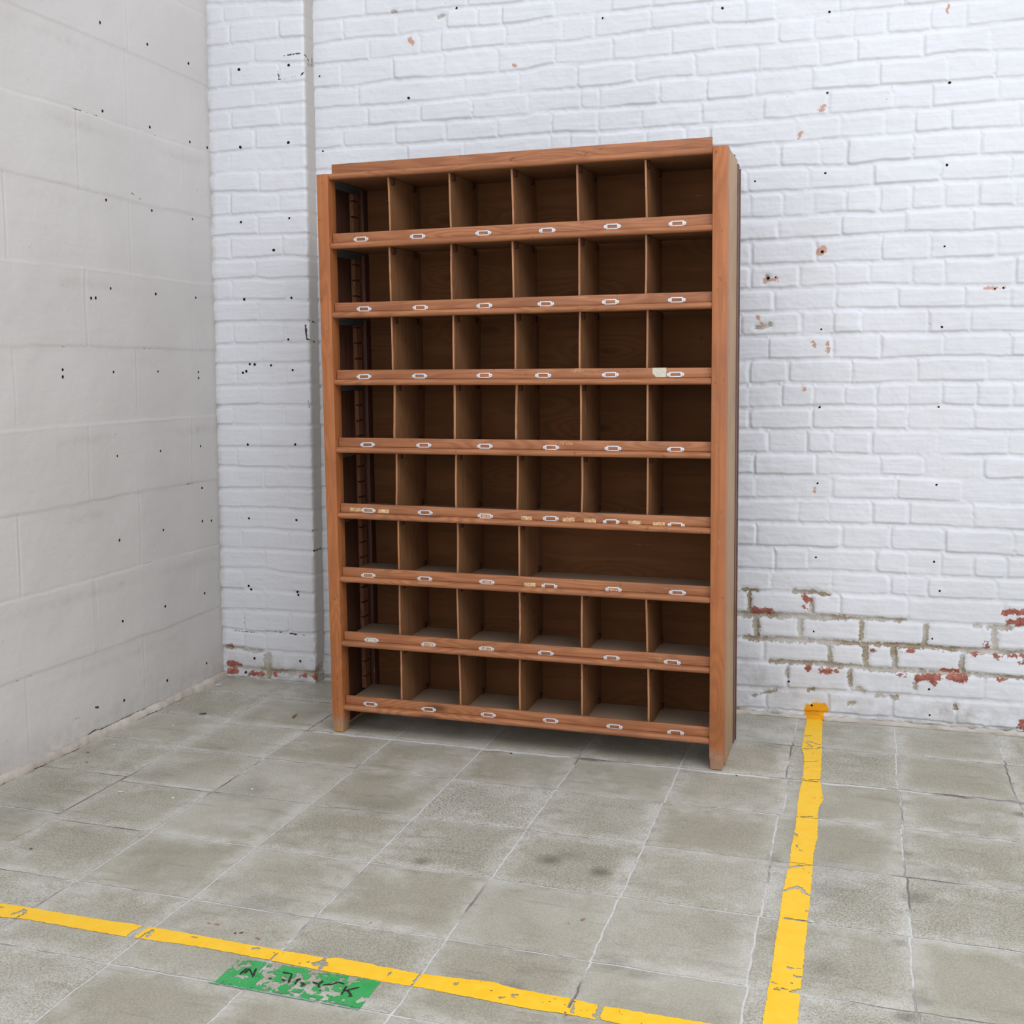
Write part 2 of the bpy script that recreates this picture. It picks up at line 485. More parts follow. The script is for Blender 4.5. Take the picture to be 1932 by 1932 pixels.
[-1.4798,-0.1319,0.0024],
[-0.4117,-1.609,0.0042],
[-0.4231,-1.6143,0.0036],
[-1.1178,-1.3831,0.0054],
[0.4644,-0.3315,0.0048],
[-0.2032,-0.3365,0.0054]],"RU":[[-0.4796,-1.5917,0.008],
[-0.4984,-1.5919,0.006],
[-0.367,-1.6201,0.009],
[0.2477,-1.3332,0.01],
[-0.1742,-1.4847,0.004],
[0.2217,-1.3592,0.004]],"LEAF":[-1.0028,-0.2103,-1.0061,-0.1647],"ST":[[0.1037,-1.0571,0.033,0.9],
[0.2329,-1.0879,0.028,0.9],
[0.148,-1.0107,0.052,0.4],
[-0.1824,-1.1595,0.024,0.8],
[-0.1184,-0.7584,0.005,0.3],
[-0.4264,-0.8701,0.104,0.4],
[0.1104,-0.3942,0.028,0.3],
[0.184,-1.507,0.028,0.5],
[0.3452,-1.4989,0.043,0.5],
[0.4033,-1.5155,0.043,0.45],
[0.18,-1.6361,0.028,0.5],
[0.1903,-1.5811,0.024,0.4],
[-0.4316,-1.477,0.085,0.45],
[-0.4412,-1.8105,0.057,0.3],
[-0.7768,-1.355,0.076,0.25],
[-0.5905,-1.7654,0.028,0.3],
[0.7383,-1.0122,0.087,0.5],
[0.9181,-1.0016,0.034,0.7],
[0.9132,-1.4546,0.024,0.6],
[0.8817,-1.5251,0.019,0.9],
[0.7315,-1.3829,0.058,0.4],
[0.9869,-0.8882,0.067,0.4],
[0.7553,-0.907,0.121,0.35],
[0.8788,-1.2368,0.019,0.5],
[0.9073,-0.7616,0.024,0.7],
[1.197,-0.4053,0.024,0.9],
[0.5266,-0.006,0.058,0.5],
[0.84,-0.0574,0.096,0.3],
[1.0998,-0.5855,0.029,0.5],
[0.4242,-0.6389,0.014,0.6],
[0.6096,-0.8899,0.024,0.6],
[-1.3491,-0.9628,0.123,0.35],
[-1.331,-1.1695,0.123,0.5],
[-1.0727,-0.5643,0.095,0.3],
[-1.0976,-1.1856,0.057,0.3],
[-1.1111,-0.8415,0.118,0.3],
[-0.8138,-0.8662,0.095,0.4],
[-1.334,-0.233,0.071,0.3]],"HX":[[0.135,0.32,0.527,0.721,0.912,1.096],
[0.139,0.324,0.527,0.715,0.906,1.095],
[0.133,0.317,0.524,0.705,0.905,1.092],
[0.139,0.326,0.522,0.727,0.912,1.093],
[0.136,0.326,0.52,0.724,0.906,1.095],
[0.13,0.32,0.522,0.718,0.912,1.099],
[0.135,0.328,0.517,0.705,0.906,1.085],
[0.126,0.324,0.52,0.718,0.914,1.095]],"HZ":[[1.555,1.555,1.555,1.553,1.555,1.554],
[1.344,1.343,1.343,1.343,1.343,1.343],
[1.137,1.137,1.137,1.135,1.135,1.134],
[0.926,0.926,0.925,0.923,0.922,0.921],
[0.72,0.718,0.713,0.711,0.707,0.703],
[0.513,0.511,0.51,0.507,0.506,0.506],
[0.305,0.303,0.302,0.301,0.3,0.299],
[0.096,0.095,0.094,0.093,0.091,0.089]]}''')
rng = np.random.RandomState(7)

# ------------------------------------------------------------------ helpers
def vnoise(x, y, sc, seed, n=257):
    """smooth value noise in -1..1 on arrays, lattice spacing sc"""
    g = np.random.RandomState(seed).rand(n, n) * 2 - 1
    fx = np.asarray(x) / sc + 1000.37; fy = np.asarray(y) / sc + 1000.71
    ix = np.floor(fx).astype(int); iy = np.floor(fy).astype(int)
    tx = fx - ix; ty = fy - iy; tx = tx * tx * (3 - 2 * tx); ty = ty * ty * (3 - 2 * ty)
    a = g[ix % n, iy % n]; b = g[(ix + 1) % n, iy % n]; c = g[ix % n, (iy + 1) % n]; d = g[(ix + 1) % n, (iy + 1) % n]
    return (a * (1 - tx) + b * tx) * (1 - ty) + (c * (1 - tx) + d * tx) * ty
def sstep(a, b, x):
    t = np.clip((x - a) / (b - a), 0, 1); return t * t * (3 - 2 * t)
def capsule(U, Z, ax, ay, bx, by, r):
    dx, dy = bx - ax, by - ay; L2 = dx * dx + dy * dy + 1e-12
    t = np.clip(((U - ax) * dx + (Z - ay) * dy) / L2, 0, 1)
    return r - np.hypot(U - ax - t * dx, Z - ay - t * dy)      # >0 inside
def capmask(U, Z, caps, soft=.004):
    m = np.full(U.shape, -1.0)
    for ax, ay, bx, by, r in caps:
        x0, x1 = min(ax, bx) - r - .02, max(ax, bx) + r + .02; y0, y1 = min(ay, by) - r - .02, max(ay, by) + r + .02
        s = (U > x0) & (U < x1) & (Z > y0) & (Z < y1)
        m[s] = np.maximum(m[s], capsule(U[s], Z[s], ax, ay, bx, by, r))
    return np.clip(m / soft * .5 + .5, 0, 1)
def link(name, me, mat=None, parent=None, **props):
    o = bpy.data.objects.new(name, me); COL.objects.link(o)
    if mat: me.materials.append(mat)
    if parent: o.parent = parent
    for k, v in props.items(): o[k] = v
    return o
def grid_mesh(name, P, attrs=None, smooth=True, keep=None):
    """P: (n,m,3) array of points -> quad mesh"""
    n, m = P.shape[:2]
    me = bpy.data.meshes.new(name)
    I = np.arange(n * m).reshape(n, m)
    q = np.stack([I[:-1, :-1], I[1:, :-1], I[1:, 1:], I[:-1, 1:]], -1).reshape(-1, 4)
    V = P.reshape(-1, 3)
    if keep is not None:
        q = q[keep.ravel()]; used = np.unique(q); mp_ = np.full(len(V), -1); mp_[used] = np.arange(len(used))
        V = V[used]; q = mp_[q]
    me.vertices.add(len(V)); me.vertices.foreach_set('co', V.astype(np.float32).ravel())
    me.loops.add(len(q) * 4); me.loops.foreach_set('vertex_index', q.astype(np.int32).ravel())
    me.polygons.add(len(q)); me.polygons.foreach_set('loop_start', np.arange(0, len(q) * 4, 4, dtype=np.int32))
    me.polygons.foreach_set('loop_total', np.full(len(q), 4, dtype=np.int32))
    me.update(); me.validate()
    if smooth: me.polygons.foreach_set('use_smooth', np.ones(len(q), bool))
    for k, v in (attrs or {}).items():
        a = me.attributes.new(k, 'FLOAT', 'POINT'); v = v.reshape(-1)
        if keep is not None: v = v[used]
        a.data.foreach_set('value', v.astype(np.float32))
    return me
def bm_new(): return bmesh.new()
def box(bm, x0, x1, y0, y1, z0, z1, bev=0.0, seg=2, jit=0):
    r = bmesh.ops.create_cube(bm, size=1)
    for v in r['verts']:
        v.co = Vector((x0 + (v.co.x + .5) * (x1 - x0), y0 + (v.co.y + .5) * (y1 - y0), z0 + (v.co.z + .5) * (z1 - z0)))
    if bev:
        es = list({e_ for v in r['verts'] for e_ in v.link_edges})
        bmesh.ops.bevel(bm, geom=es, offset=bev, segments=seg, profile=.6, affect='EDGES')
    return r['verts']
def prism(bm, prof, axis, a, b):
    """closed profile list of 2D pts extruded along axis ('x': pts=(y,z))"""
    def P(p_, t): return {'x': (t, p_[0], p_[1]), 'y': (p_[0], t, p_[1]), 'z': (p_[0], p_[1], t)}[axis]
    va = [bm.verts.new(P(p_, a)) for p_ in prof]; vb = [bm.verts.new(P(p_, b)) for p_ in prof]
    n = len(prof)
    for i in range(n): bm.faces.new((va[i], va[(i + 1) % n], vb[(i + 1) % n], vb[i]))
    bm.faces.new(va[::-1]); bm.faces.new(vb)
    bmesh.ops.recalc_face_normals(bm, faces=bm.faces[:])
def done(name, bm, mat, parent=None, smooth=35, **props):
    me = bpy.data.meshes.new(name); bm.to_mesh(me); bm.free()
    if smooth is not None:
        me.polygons.foreach_set('use_smooth', np.ones(len(me.polygons), bool)); me.update()
        try: me.set_sharp_from_angle(angle=math.radians(smooth))
        except Exception: pass
    return link(name, me, mat, parent, **props)

# ------------------------------------------------------------------ materials
def srgb(r, g, b):
    f = lambda c: (c / 255 / 12.92) if c / 255 <= .04045 else ((c / 255 + .055) / 1.055) ** 2.4
    return (f(r), f(g), f(b), 1)
class M:
    def __init__(s, name, rough=.6, spec=.3):
        s.m = bpy.data.materials.new(name); s.m.use_nodes = True; s.t = s.m.node_tree
        s.b = s.t.nodes['Principled BSDF']; s.b.inputs['Roughness'].default_value = rough
        s.b.inputs['Specular IOR Level'].default_value = spec
        s.tc = s.t.nodes.new('ShaderNodeTexCoord').outputs['Object']
        s.bump = None
    def val(s, v, sock):
        if isinstance(v, bpy.types.NodeSocket): s.t.links.new(v, sock)
        else: sock.default_value = v
    def map(s, sc=(1, 1, 1), loc=(0, 0, 0)):
        n = s.t.nodes.new('ShaderNodeMapping'); n.inputs['Scale'].default_value = sc; n.inputs['Location'].default_value = loc
        s.t.links.new(s.tc, n.inputs[0]); return n.outputs[0]
    def noise(s, scale, detail=4, rough=.55, vec=None, dist=0):
        n = s.t.nodes.new('ShaderNodeTexNoise'); n.inputs['Scale'].default_value = scale; n.inputs['Detail'].default_value = detail
        n.inputs['Roughness'].default_value = rough; n.inputs['Distortion'].default_value = dist
        s.t.links.new(vec or s.tc, n.inputs['Vector']); return n.outputs['Fac']
    def voro(s, scale, vec=None, feature='F1'):
        n = s.t.nodes.new('ShaderNodeTexVoronoi'); n.inputs['Scale'].default_value = scale; n.feature = feature
        s.t.links.new(vec or s.tc, n.inputs['Vector']); return n.outputs['Distance']
    def attr(s, name):
        n = s.t.nodes.new('ShaderNodeAttribute'); n.attribute_name = name; return n.outputs['Fac']
    def math(s, op, a, b=0.0, c=None):
        n = s.t.nodes.new('ShaderNodeMath'); n.operation = op; s.val(a, n.inputs[0]); s.val(b, n.inputs[1])
        if c is not None: s.val(c, n.inputs[2])
        return n.outputs[0]
    def rng(s, x, a, b, c=0.0, d=1.0, smooth=False):
        n = s.t.nodes.new('ShaderNodeMapRange'); s.val(x, n.inputs[0])
        if smooth: n.interpolation_type = 'SMOOTHSTEP'
        for i, v in enumerate((a, b, c, d)): n.inputs[i + 1].default_value = v
        return n.outputs[0]
    def mix(s, f, a, b, mode='MIX'):
        n = s.t.nodes.new('ShaderNodeMix'); n.data_type = 'RGBA'; n.blend_type = mode
        s.val(f, n.inputs[0]); s.val(a, n.inputs[6]); s.val(b, n.inputs[7]); return n.outputs[2]
    def addbump(s, h, strength=.3, dist=.002):
        n = s.t.nodes.new('ShaderNodeBump'); n.inputs['Strength'].default_value = strength; n.inputs['Distance'].default_value = dist
        s.t.links.new(h, n.inputs['Height'])
        if s.bump: s.t.links.new(s.bump, n.inputs['Normal'])
        s.bump = n.outputs['Normal']; s.t.links.new(s.bump, s.b.inputs['Normal'])
    def color(s, c): s.val(c, s.b.inputs['Base Color'])
    def rough(s, c): s.val(c, s.b.inputs['Roughness'])

def wall_mat(name, base, tint):
    m = M(name, .62, .25)
    brush = m.noise(1, 6, .6, m.map((9, 9, 60))); fine = m.noise(95, 4, .6); mid = m.noise(14, 5, .6)
    big = m.noise(1.7, 3, .5)
    c = m.mix(m.rng(big, .35, .65), base, tint)
    c = m.mix(m.rng(mid, .25, .8, 0, .10), c, srgb(190, 186, 178))
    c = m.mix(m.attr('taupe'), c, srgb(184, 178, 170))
    dirt = m.math('MULTIPLY', m.attr('dirt'), m.rng(m.noise(22, 6, .7), .32, .62))
    c = m.mix(dirt, c, srgb(150, 142, 130))
    nz = m.math('SUBTRACT', m.noise(120, 5, .7), .5); nz2 = m.math('SUBTRACT', m.noise(38, 4, .6, None, .5), .5)
    def mask(a, w1=1.3, w2=1.5):
        v = m.math('ADD', m.attr(a), m.math('ADD', m.math('MULTIPLY', nz, w1), m.math('MULTIPLY', nz2, w2)))
        return m.rng(v, .47, .56)
    mm = mask('mortar'); gran = m.noise(260, 3, .7)
    mc = m.mix(m.rng(gran, .3, .75), srgb(108, 92, 72), srgb(192, 180, 156))
    mc = m.mix(m.rng(m.noise(9, 3), .4, .6), mc, m.mix(m.rng(gran, .3, .8), srgb(176, 171, 163), srgb(208, 205, 199)))
    c = m.mix(mm, c, mc)
    bc = m.mix(m.rng(m.noise(60, 4), .3, .7), srgb(134, 74, 64), srgb(178, 112, 96))
    bk = mask('redbrick'); c = m.mix(bk, c, bc)
    pk = mask('pale', .9, 1.2); c = m.mix(pk, c, srgb(196, 158, 142))
    cr = mask('crack', .9, .9); c = m.mix(cr, c, srgb(70, 58, 52))
    yl = mask('yellow', .5, .9); c = m.mix(yl, c, m.mix(m.rng(mid, .35, .65), srgb(214, 146, 20), srgb(240, 172, 30)))
    m.color(c)
    m.addbump(brush, .22, .004); m.addbump(fine, .42, .0014); m.addbump(mid, .35, .004)
    inv = m.math('SUBTRACT', 1.0, m.math('MAXIMUM', mm, bk)); m.addbump(inv, .5, .0018)
    return m.m
m_back = wall_mat('painted_brick_white', srgb(225, 227, 233), srgb(217, 219, 224))
m_left = wall_mat('painted_block_white', srgb(211, 208, 206), srgb(203, 199, 197))

def wood(name, axis, c1, c2, c3, dust=0.0, gr=1.0, wear=False, matte=0):
    m = M(name, .5, .35 if not matte else .12)
    st = {'x': (1.2, 16, 16), 'y': (16, 1.2, 16), 'z': (16, 16, 1.2)}[axis]
    oi = m.t.nodes.new('ShaderNodeObjectInfo').outputs['Random']
    v = m.t.nodes.new('ShaderNodeVectorMath'); v.operation = 'ADD'; m.t.links.new(m.tc, v.inputs[0])
    cb = m.t.nodes.new('ShaderNodeCombineXYZ')
    for i in range(3): m.t.links.new(m.math('MULTIPLY', oi, 3.7 + i), cb.inputs[i])
    m.t.links.new(cb.outputs[0], v.inputs[1]); m.tc = v.outputs[0]
    # knots: low-frequency cells bend the grain
    kn = m.voro(4.2, m.map({'x': (.55, 2, 2), 'y': (2, .55, 2), 'z': (2, 2, .55)}[axis]))
    knot = m.rng(kn, .04, .13, 1, 0, True)
    warp = m.rng(kn, 0, .5, 1, 0, True)
    g1 = m.noise(1, 3, .5, m.map(st)); g = m.math('MULTIPLY', m.math('ADD', m.math('MULTIPLY', g1, 11.0 * gr), m.math('MULTIPLY', warp, 4.0)), 6.283)
    ring = m.rng(m.math('SINE', g), -1, 1); fine = m.noise(1, 5, .7, m.map(tuple(k * 22 if k > 5 else k * 5 for k in st)))
    c = m.mix(m.rng(ring, .15, .95, 0, .75, True), c1, c2)
    c = m.mix(m.rng(fine, .35, .75, 0, .45), c, c3)
    c = m.mix(m.math('MULTIPLY', knot, .75), c, srgb(74, 44, 30))
    blot = m.noise(3.1, 4, .6); c = m.mix(m.rng(blot, .42, .68, 0, .55), c, c3)
    scr = m.noise(1, 3, .7, m.map((70, 40, 8) if axis == 'z' else (8, 40, 90))); c = m.mix(m.rng(scr, .70, .76, 0, .45), c, srgb(206, 172, 140))
    sp = m.noise(60, 3, .6); c = m.mix(m.rng(sp, .66, .74, 0, .6), c, srgb(70, 48, 38))
    if dust:
        c = m.mix(m.rng(m.noise(6, 5, .65), .2, .75, dust * .6, dust), c, srgb(160, 142, 122))
    if wear:
        sz = m.t.nodes.new('ShaderNodeSeparateXYZ'); m.t.links.new(m.t.nodes.new('ShaderNodeTexCoord').outputs['Object'], sz.inputs[0])
        h = m.math('ADD', sz.outputs['Z'], m.math('MULTIPLY', m.math('SUBTRACT', m.noise(16, 5, .7), .5), .16))
        c = m.mix(m.rng(h, .055, .02, 0, .6), c, srgb(150, 136, 124))
        c = m.mix(m.rng(h, .028, .0, 0, .9), c, srgb(178, 134, 84))
    m.color(c); m.rough(m.rng(fine, .3, .7, .34, .5) if not matte else .85); m.addbump(fine, .12, .0006); m.addbump(ring, .08, .0006)
    return m.m
A1, A2, A3 = srgb(182, 122, 82), srgb(156, 98, 64), srgb(128, 80, 54)
w_x = wood('pine_horizontal', 'x', A1, A2, A3)
w_z = wood('pine_upright', 'z', srgb(182, 114, 68), srgb(166, 100, 58), srgb(136, 82, 48), gr=.6, wear=True)
w_side = wood('pine_side', 'z', srgb(178, 140, 94), srgb(160, 122, 80), srgb(140, 106, 68), gr=.6, wear=True)
w_dark = wood('stained_strip', 'z', srgb(112, 70, 52), srgb(86, 50, 38), srgb(70, 42, 34))
w_ply = wood('plywood', 'z', srgb(150, 104, 66), srgb(130, 88, 56), srgb(118, 80, 52), dust=.08, gr=.5, matte=1)
w_edge = wood('plywood_edge', 'z', srgb(190, 136, 96), srgb(168, 114, 78), srgb(146, 98, 68), gr=.5)
w_lining = wood('dark_lining', 'z', srgb(92, 58, 42), srgb(76, 46, 34), srgb(66, 42, 32), gr=.4, matte=1)
w_back = wood('hardboard_back', 'x', srgb(120, 76, 43), srgb(104, 65, 37), srgb(90, 57, 34), dust=.05, gr=.3, matte=1)
w_board = wood('dusty_board', 'x', srgb(160, 128, 104), srgb(142, 114, 94), srgb(130, 106, 90), dust=.85, gr=.5, matte=1)
w_under = wood('board_underside', 'x', srgb(150, 108, 76), srgb(130, 92, 64), srgb(116, 82, 58), gr=.5)
w_lad = wood('rack_batten', 'z', srgb(150, 100, 72), srgb(128, 84, 60), srgb(110, 74, 54), gr=.5)

def metal(name, col, rough=.45, metl=.6):
    m = M(name, rough, .5); m.b.inputs['Metallic'].default_value = metl
    n = m.noise(300, 4, .7); m.color(m.mix(m.rng(n, .3, .75), col, tuple(c * .7 for c in col[:3]) + (1,))); m.addbump(n, .15, .0004); return m.m
m_hold = metal('zinc_plate', srgb(226, 226, 232), .38, .35)
m_brk = metal('grey_bracket', srgb(104, 112, 112), .5, .5)
m_hole = M('hole_dark', .9, .1); m_hole.color(m_hole.mix(m_hole.rng(m_hole.noise(300), .4, .7), srgb(26, 16, 20), srgb(64, 34, 34))); m_hole = m_hole.m
def paper(name, c, d, thr=.5):
    m = M(name, .8, .1); n = m.noise(170, 4, .7); n2 = m.noise(1, 3, .6, m.map((420, 420, 160)))
    x = m.mix(m.rng(n, .42, .6), c, d); x = m.mix(m.rng(n2, thr + .08, thr + .13, 0, .7), x, srgb(92, 66, 54)); m.color(x); return m.m
m_paper = paper('old_paper', srgb(226, 202, 160), srgb(186, 140, 98), .5)
m_faded = paper('faded_paper', srgb(196, 148, 112), srgb(170, 116, 82), .46)
m_card = paper('white_card', srgb(216, 212, 198), srgb(196, 190, 172), .75)
m_tan = paper('tan_insert', srgb(226, 190, 150), srgb(190, 130, 96), .52)

def floor_mat():
    m = M('concrete_tile', .55, .3)
    r1, r2 = m.attr('r1'), m.attr('r2')
    c = m.mix(r1, srgb(162, 157, 140), srgb(184, 180, 168))
    big = m.noise(5, 5, .6, None, .4); c = m.mix(m.rng(big, .38, .66, 0, .6), c, srgb(146, 140, 120))
    pale = m.noise(3.1, 4, .6, m.map((1, 1, 1), (5, 2, 0)))
    wear = m.math('MULTIPLY', m.math('MAXIMUM', m.attr('edge'), m.rng(pale, .5, .66, 0, .8)), m.rng(m.noise(16, 5, .7), .3, .62))
    spk = m.noise(330, 2, .6); spk2 = m.noise(170, 3, .65)
    grain = m.rng(m.math('ADD', spk, m.math('MULTIPLY', m.math('SUBTRACT', spk2, .5), .8)), .40, .66)
    amt = m.math('MULTIPLY', m.math('ADD', m.math('MULTIPLY', r2, .55), .34), m.rng(wear, 0, 1, .35, 1))
    c = m.mix(m.math('MULTIPLY', grain, amt), c, srgb(226, 225, 220))
    c = m.mix(m.math('MULTIPLY', m.rng(grain, 0, .4, 1, 0), m.math('ADD', m.math('MULTIPLY', r2, .3), .12)), c, srgb(104, 100, 88))
    c = m.mix(m.rng(wear, .08, .8, 0, .62), c, srgb(204, 202, 195))
    stn = m.rng(m.math('ADD', m.attr('stain'), m.math('MULTIPLY', m.math('SUBTRACT', m.noise(24, 5, .7), .5), .5)), .15, .9)
    c = m.mix(m.math('MULTIPLY', stn, .75), c, srgb(92, 90, 78))
    stk = m.noise(1, 4, .6, m.map((5, 26, 1))); c = m.mix(m.rng(stk, .56, .7, 0, .3), c, srgb(120, 112, 102))
    m.color(c); m.rough(m.rng(big, .3, .7, .42, .62)); m.addbump(spk2, .25, .0008); m.addbump(big, .2, .003)
    return m.m
m_tile = floor_mat()
m_gr = M('grout', .85, .15); _n = m_gr.noise(2.6, 4, .6, None, .6); _f = m_gr.noise(90, 4, .7)
_c = m_gr.mix(m_gr.rng(_n, .53, .64), srgb(214, 213, 210), srgb(126, 120, 112)); _c = m_gr.mix(m_gr.rng(_f, .45, .75, 0, .5), _c, srgb(150, 146, 138))
m_gr.color(_c); m_gr.addbump(_f, .4, .001); m_gr = m_gr.m
def paint(name, a, b, rough=.5):
    m = M(name, rough, .3); n = m.noise(30, 4, .6); f = m.noise(300, 3, .6)
    c = m.mix(m.rng(n, .3, .7), a, b); c = m.mix(m.rng(f, .66, .75, 0, .35), c, srgb(150, 130, 80)); m.color(c); m.addbump(f, .25, .0006); return m.m
m_yel = paint('yellow_marking', srgb(253, 196, 36), srgb(255, 208, 62))
m_grn = paint('green_marking', srgb(52, 158, 82), srgb(70, 172, 98))
m_blk = paint('black_lettering', srgb(34, 28, 32), srgb(54, 44, 50))
m_wht = paint('white_splash', srgb(226, 226, 224), srgb(206, 206, 204))
m_dks = paint('dark_spot', srgb(70, 66, 56), srgb(88, 84, 74))
m_rus = paint('rust_mark', srgb(160, 108, 76), srgb(172, 140, 112))
m_lf = paint('dry_leaf', srgb(140, 98, 40), srgb(110, 76, 34))
m_fil = M('mortar_fillet', .8, .2); _f = m_fil.noise(60, 5, .7); _g = m_fil.noise(7, 4, .6)
_c = m_fil.mix(m_fil.rng(_g, .35, .65), srgb(206, 198, 188), srgb(178, 170, 160)); _c = m_fil.mix(m_fil.rng(_f, .55, .8, 0, .5), _c, srgb(150, 132, 116))
_v = m_fil.math('ADD', m_fil.attr('crack'), m_fil.math('SUBTRACT', m_fil.noise(26, 5, .75), .5))
_c = m_fil.mix(m_fil.rng(_v, .58, .66), _c, srgb(64, 50, 46)); _c = m_fil.mix(m_fil.rng(m_fil.math('ADD', m_fil.attr('yellow'), m_fil.math('SUBTRACT', _f, .5)), .45, .55), _c, srgb(226, 158, 26)); m_fil.color(_c); m_fil.addbump(_f, .5, .003); m_fil = m_fil.m

# ------------------------------------------------------------------ floor
NX0, NX1, NY0, NY1 = -5, 11, -15, 1          # tile cells, 0.3 m pitch
TP = .3
Yl = {k: k * TP for k in range(NY0, NY1 + 1)}; Yl[-1] = -.315
bmv = []; bmf = []; at = {'r1': [], 'r2': [], 'edge': [], 'stain': []}
def colx(k, j):
    jj = {4: (.004, .010, .002, -.003), 2: (0, .009, .002, 0), 3: (0, 0, 0, 0)}.get(k)
    return k * TP + (.004 * math.sin(k * 12.9 + j * 3.1)) * .6 + ((.007 if j == -2 else 0) if k == 2 else 0)
st = np.array(T['ST'])
nc = 20
for i in range(NX0 - 1, NX1):
    for j in range(NY0, NY1 + 1):
        x0, x1 = colx(i, j), colx(i + 1, j)
        dy = .036 if i < -4 else 0
        y0 = Yl.get(j, j * TP) + dy; y1 = (Yl.get(j + 1, (j + 1) * TP)) + dy
        g = .0024
        ga = .0075 if (j == 0 - 1) and i >= -3 else g; gb = .0085 if (j + 1 == -1) and i >= -3 else g
        if y0 > .36: continue
        u = np.linspace(0, 1, nc + 1); X, Y = np.meshgrid(u, u, indexing='ij')
        px = x0 + g + X * (x1 - x0 - 2 * g); py = y0 + ga + Y * (y1 - y0 - ga - gb)
        eg = np.minimum(np.minimum(X, 1 - X), np.minimum(Y, 1 - Y))
        wob = (eg < .001)
        px = px + wob * vnoise(px, py, .022, 3) * .0022; py = py + wob * vnoise(px, py, .03, 4) * (.0022 if gb < .005 and ga < .005 else .0058)
        tx, ty = rng.randn(2) * .0003
        pz = (X - .5) * tx + (Y - .5) * ty - .0012 * (eg < .001) + vnoise(px, py, .06, 9) * .0003 - .0006
        r1, r2 = rng.rand(), rng.rand() ** 1.5
        if (i, j) == (-1, -3): r2 = 1.6; r1 = .8
        if (i, j) in ((0, -3), (0, -4)): r2 = .8
        b = len(bmv) and sum(len(a) for a in bmv) or 0
        bmv.append(np.stack([px, py, pz], -1).reshape(-1, 3))
        I = np.arange((nc + 1) ** 2).reshape(nc + 1, nc + 1) + b
        bmf.append(np.stack([I[:-1, :-1], I[1:, :-1], I[1:, 1:], I[:-1, 1:]], -1).reshape(-1, 4))
        ew = .35 + .65 * rng.rand(4)
        ed = np.max([sstep(.22, 0, X) * ew[0], sstep(.22, 0, 1 - X) * ew[1], sstep(.22, 0, Y) * ew[2], sstep(.22, 0, 1 - Y) * ew[3]], axis=0)
        sm = np.zeros_like(px)
        for sx, sy, sr, sa in st: sm = np.maximum(sm, sa * np.exp(-((px - sx) ** 2 + (py - sy) ** 2) / (sr * sr)))
        for k_, v_ in (('r1', np.full_like(px, r1)), ('r2', np.full_like(px, r2)), ('edge', ed), ('stain', sm)): at[k_].append(v_.ravel())
V = np.concatenate(bmv); Q = np.concatenate(bmf)
me = bpy.data.meshes.new('floor'); me.vertices.add(len(V)); me.vertices.foreach_set('co', V.astype(np.float32).ravel())
me.loops.add(len(Q) * 4); me.loops.foreach_set('vertex_index', Q.astype(np.int32).ravel()); me.polygons.add(len(Q))
me.polygons.foreach_set('loop_start', np.arange(0, len(Q) * 4, 4, dtype=np.int32)); me.polygons.foreach_set('loop_total', np.full(len(Q), 4, dtype=np.int32))
me.update(); me.validate(); me.polygons.foreach_set('use_smooth', np.ones(len(Q), bool))
for k_, v_ in at.items():
    a = me.attributes.new(k_, 'FLOAT', 'POINT'); a.data.foreach_set('value', np.concatenate(v_).astype(np.float32))
floor = link('floor', me, m_tile, kind='structure')
bm = bm_new(); box(bm, -1.9, 3.4, -4.6, .6, -.05, -.0026)
gr = done('grout', bm, m_gr, floor, None); gr['label'] = 'pale cement joints between the floor tiles'

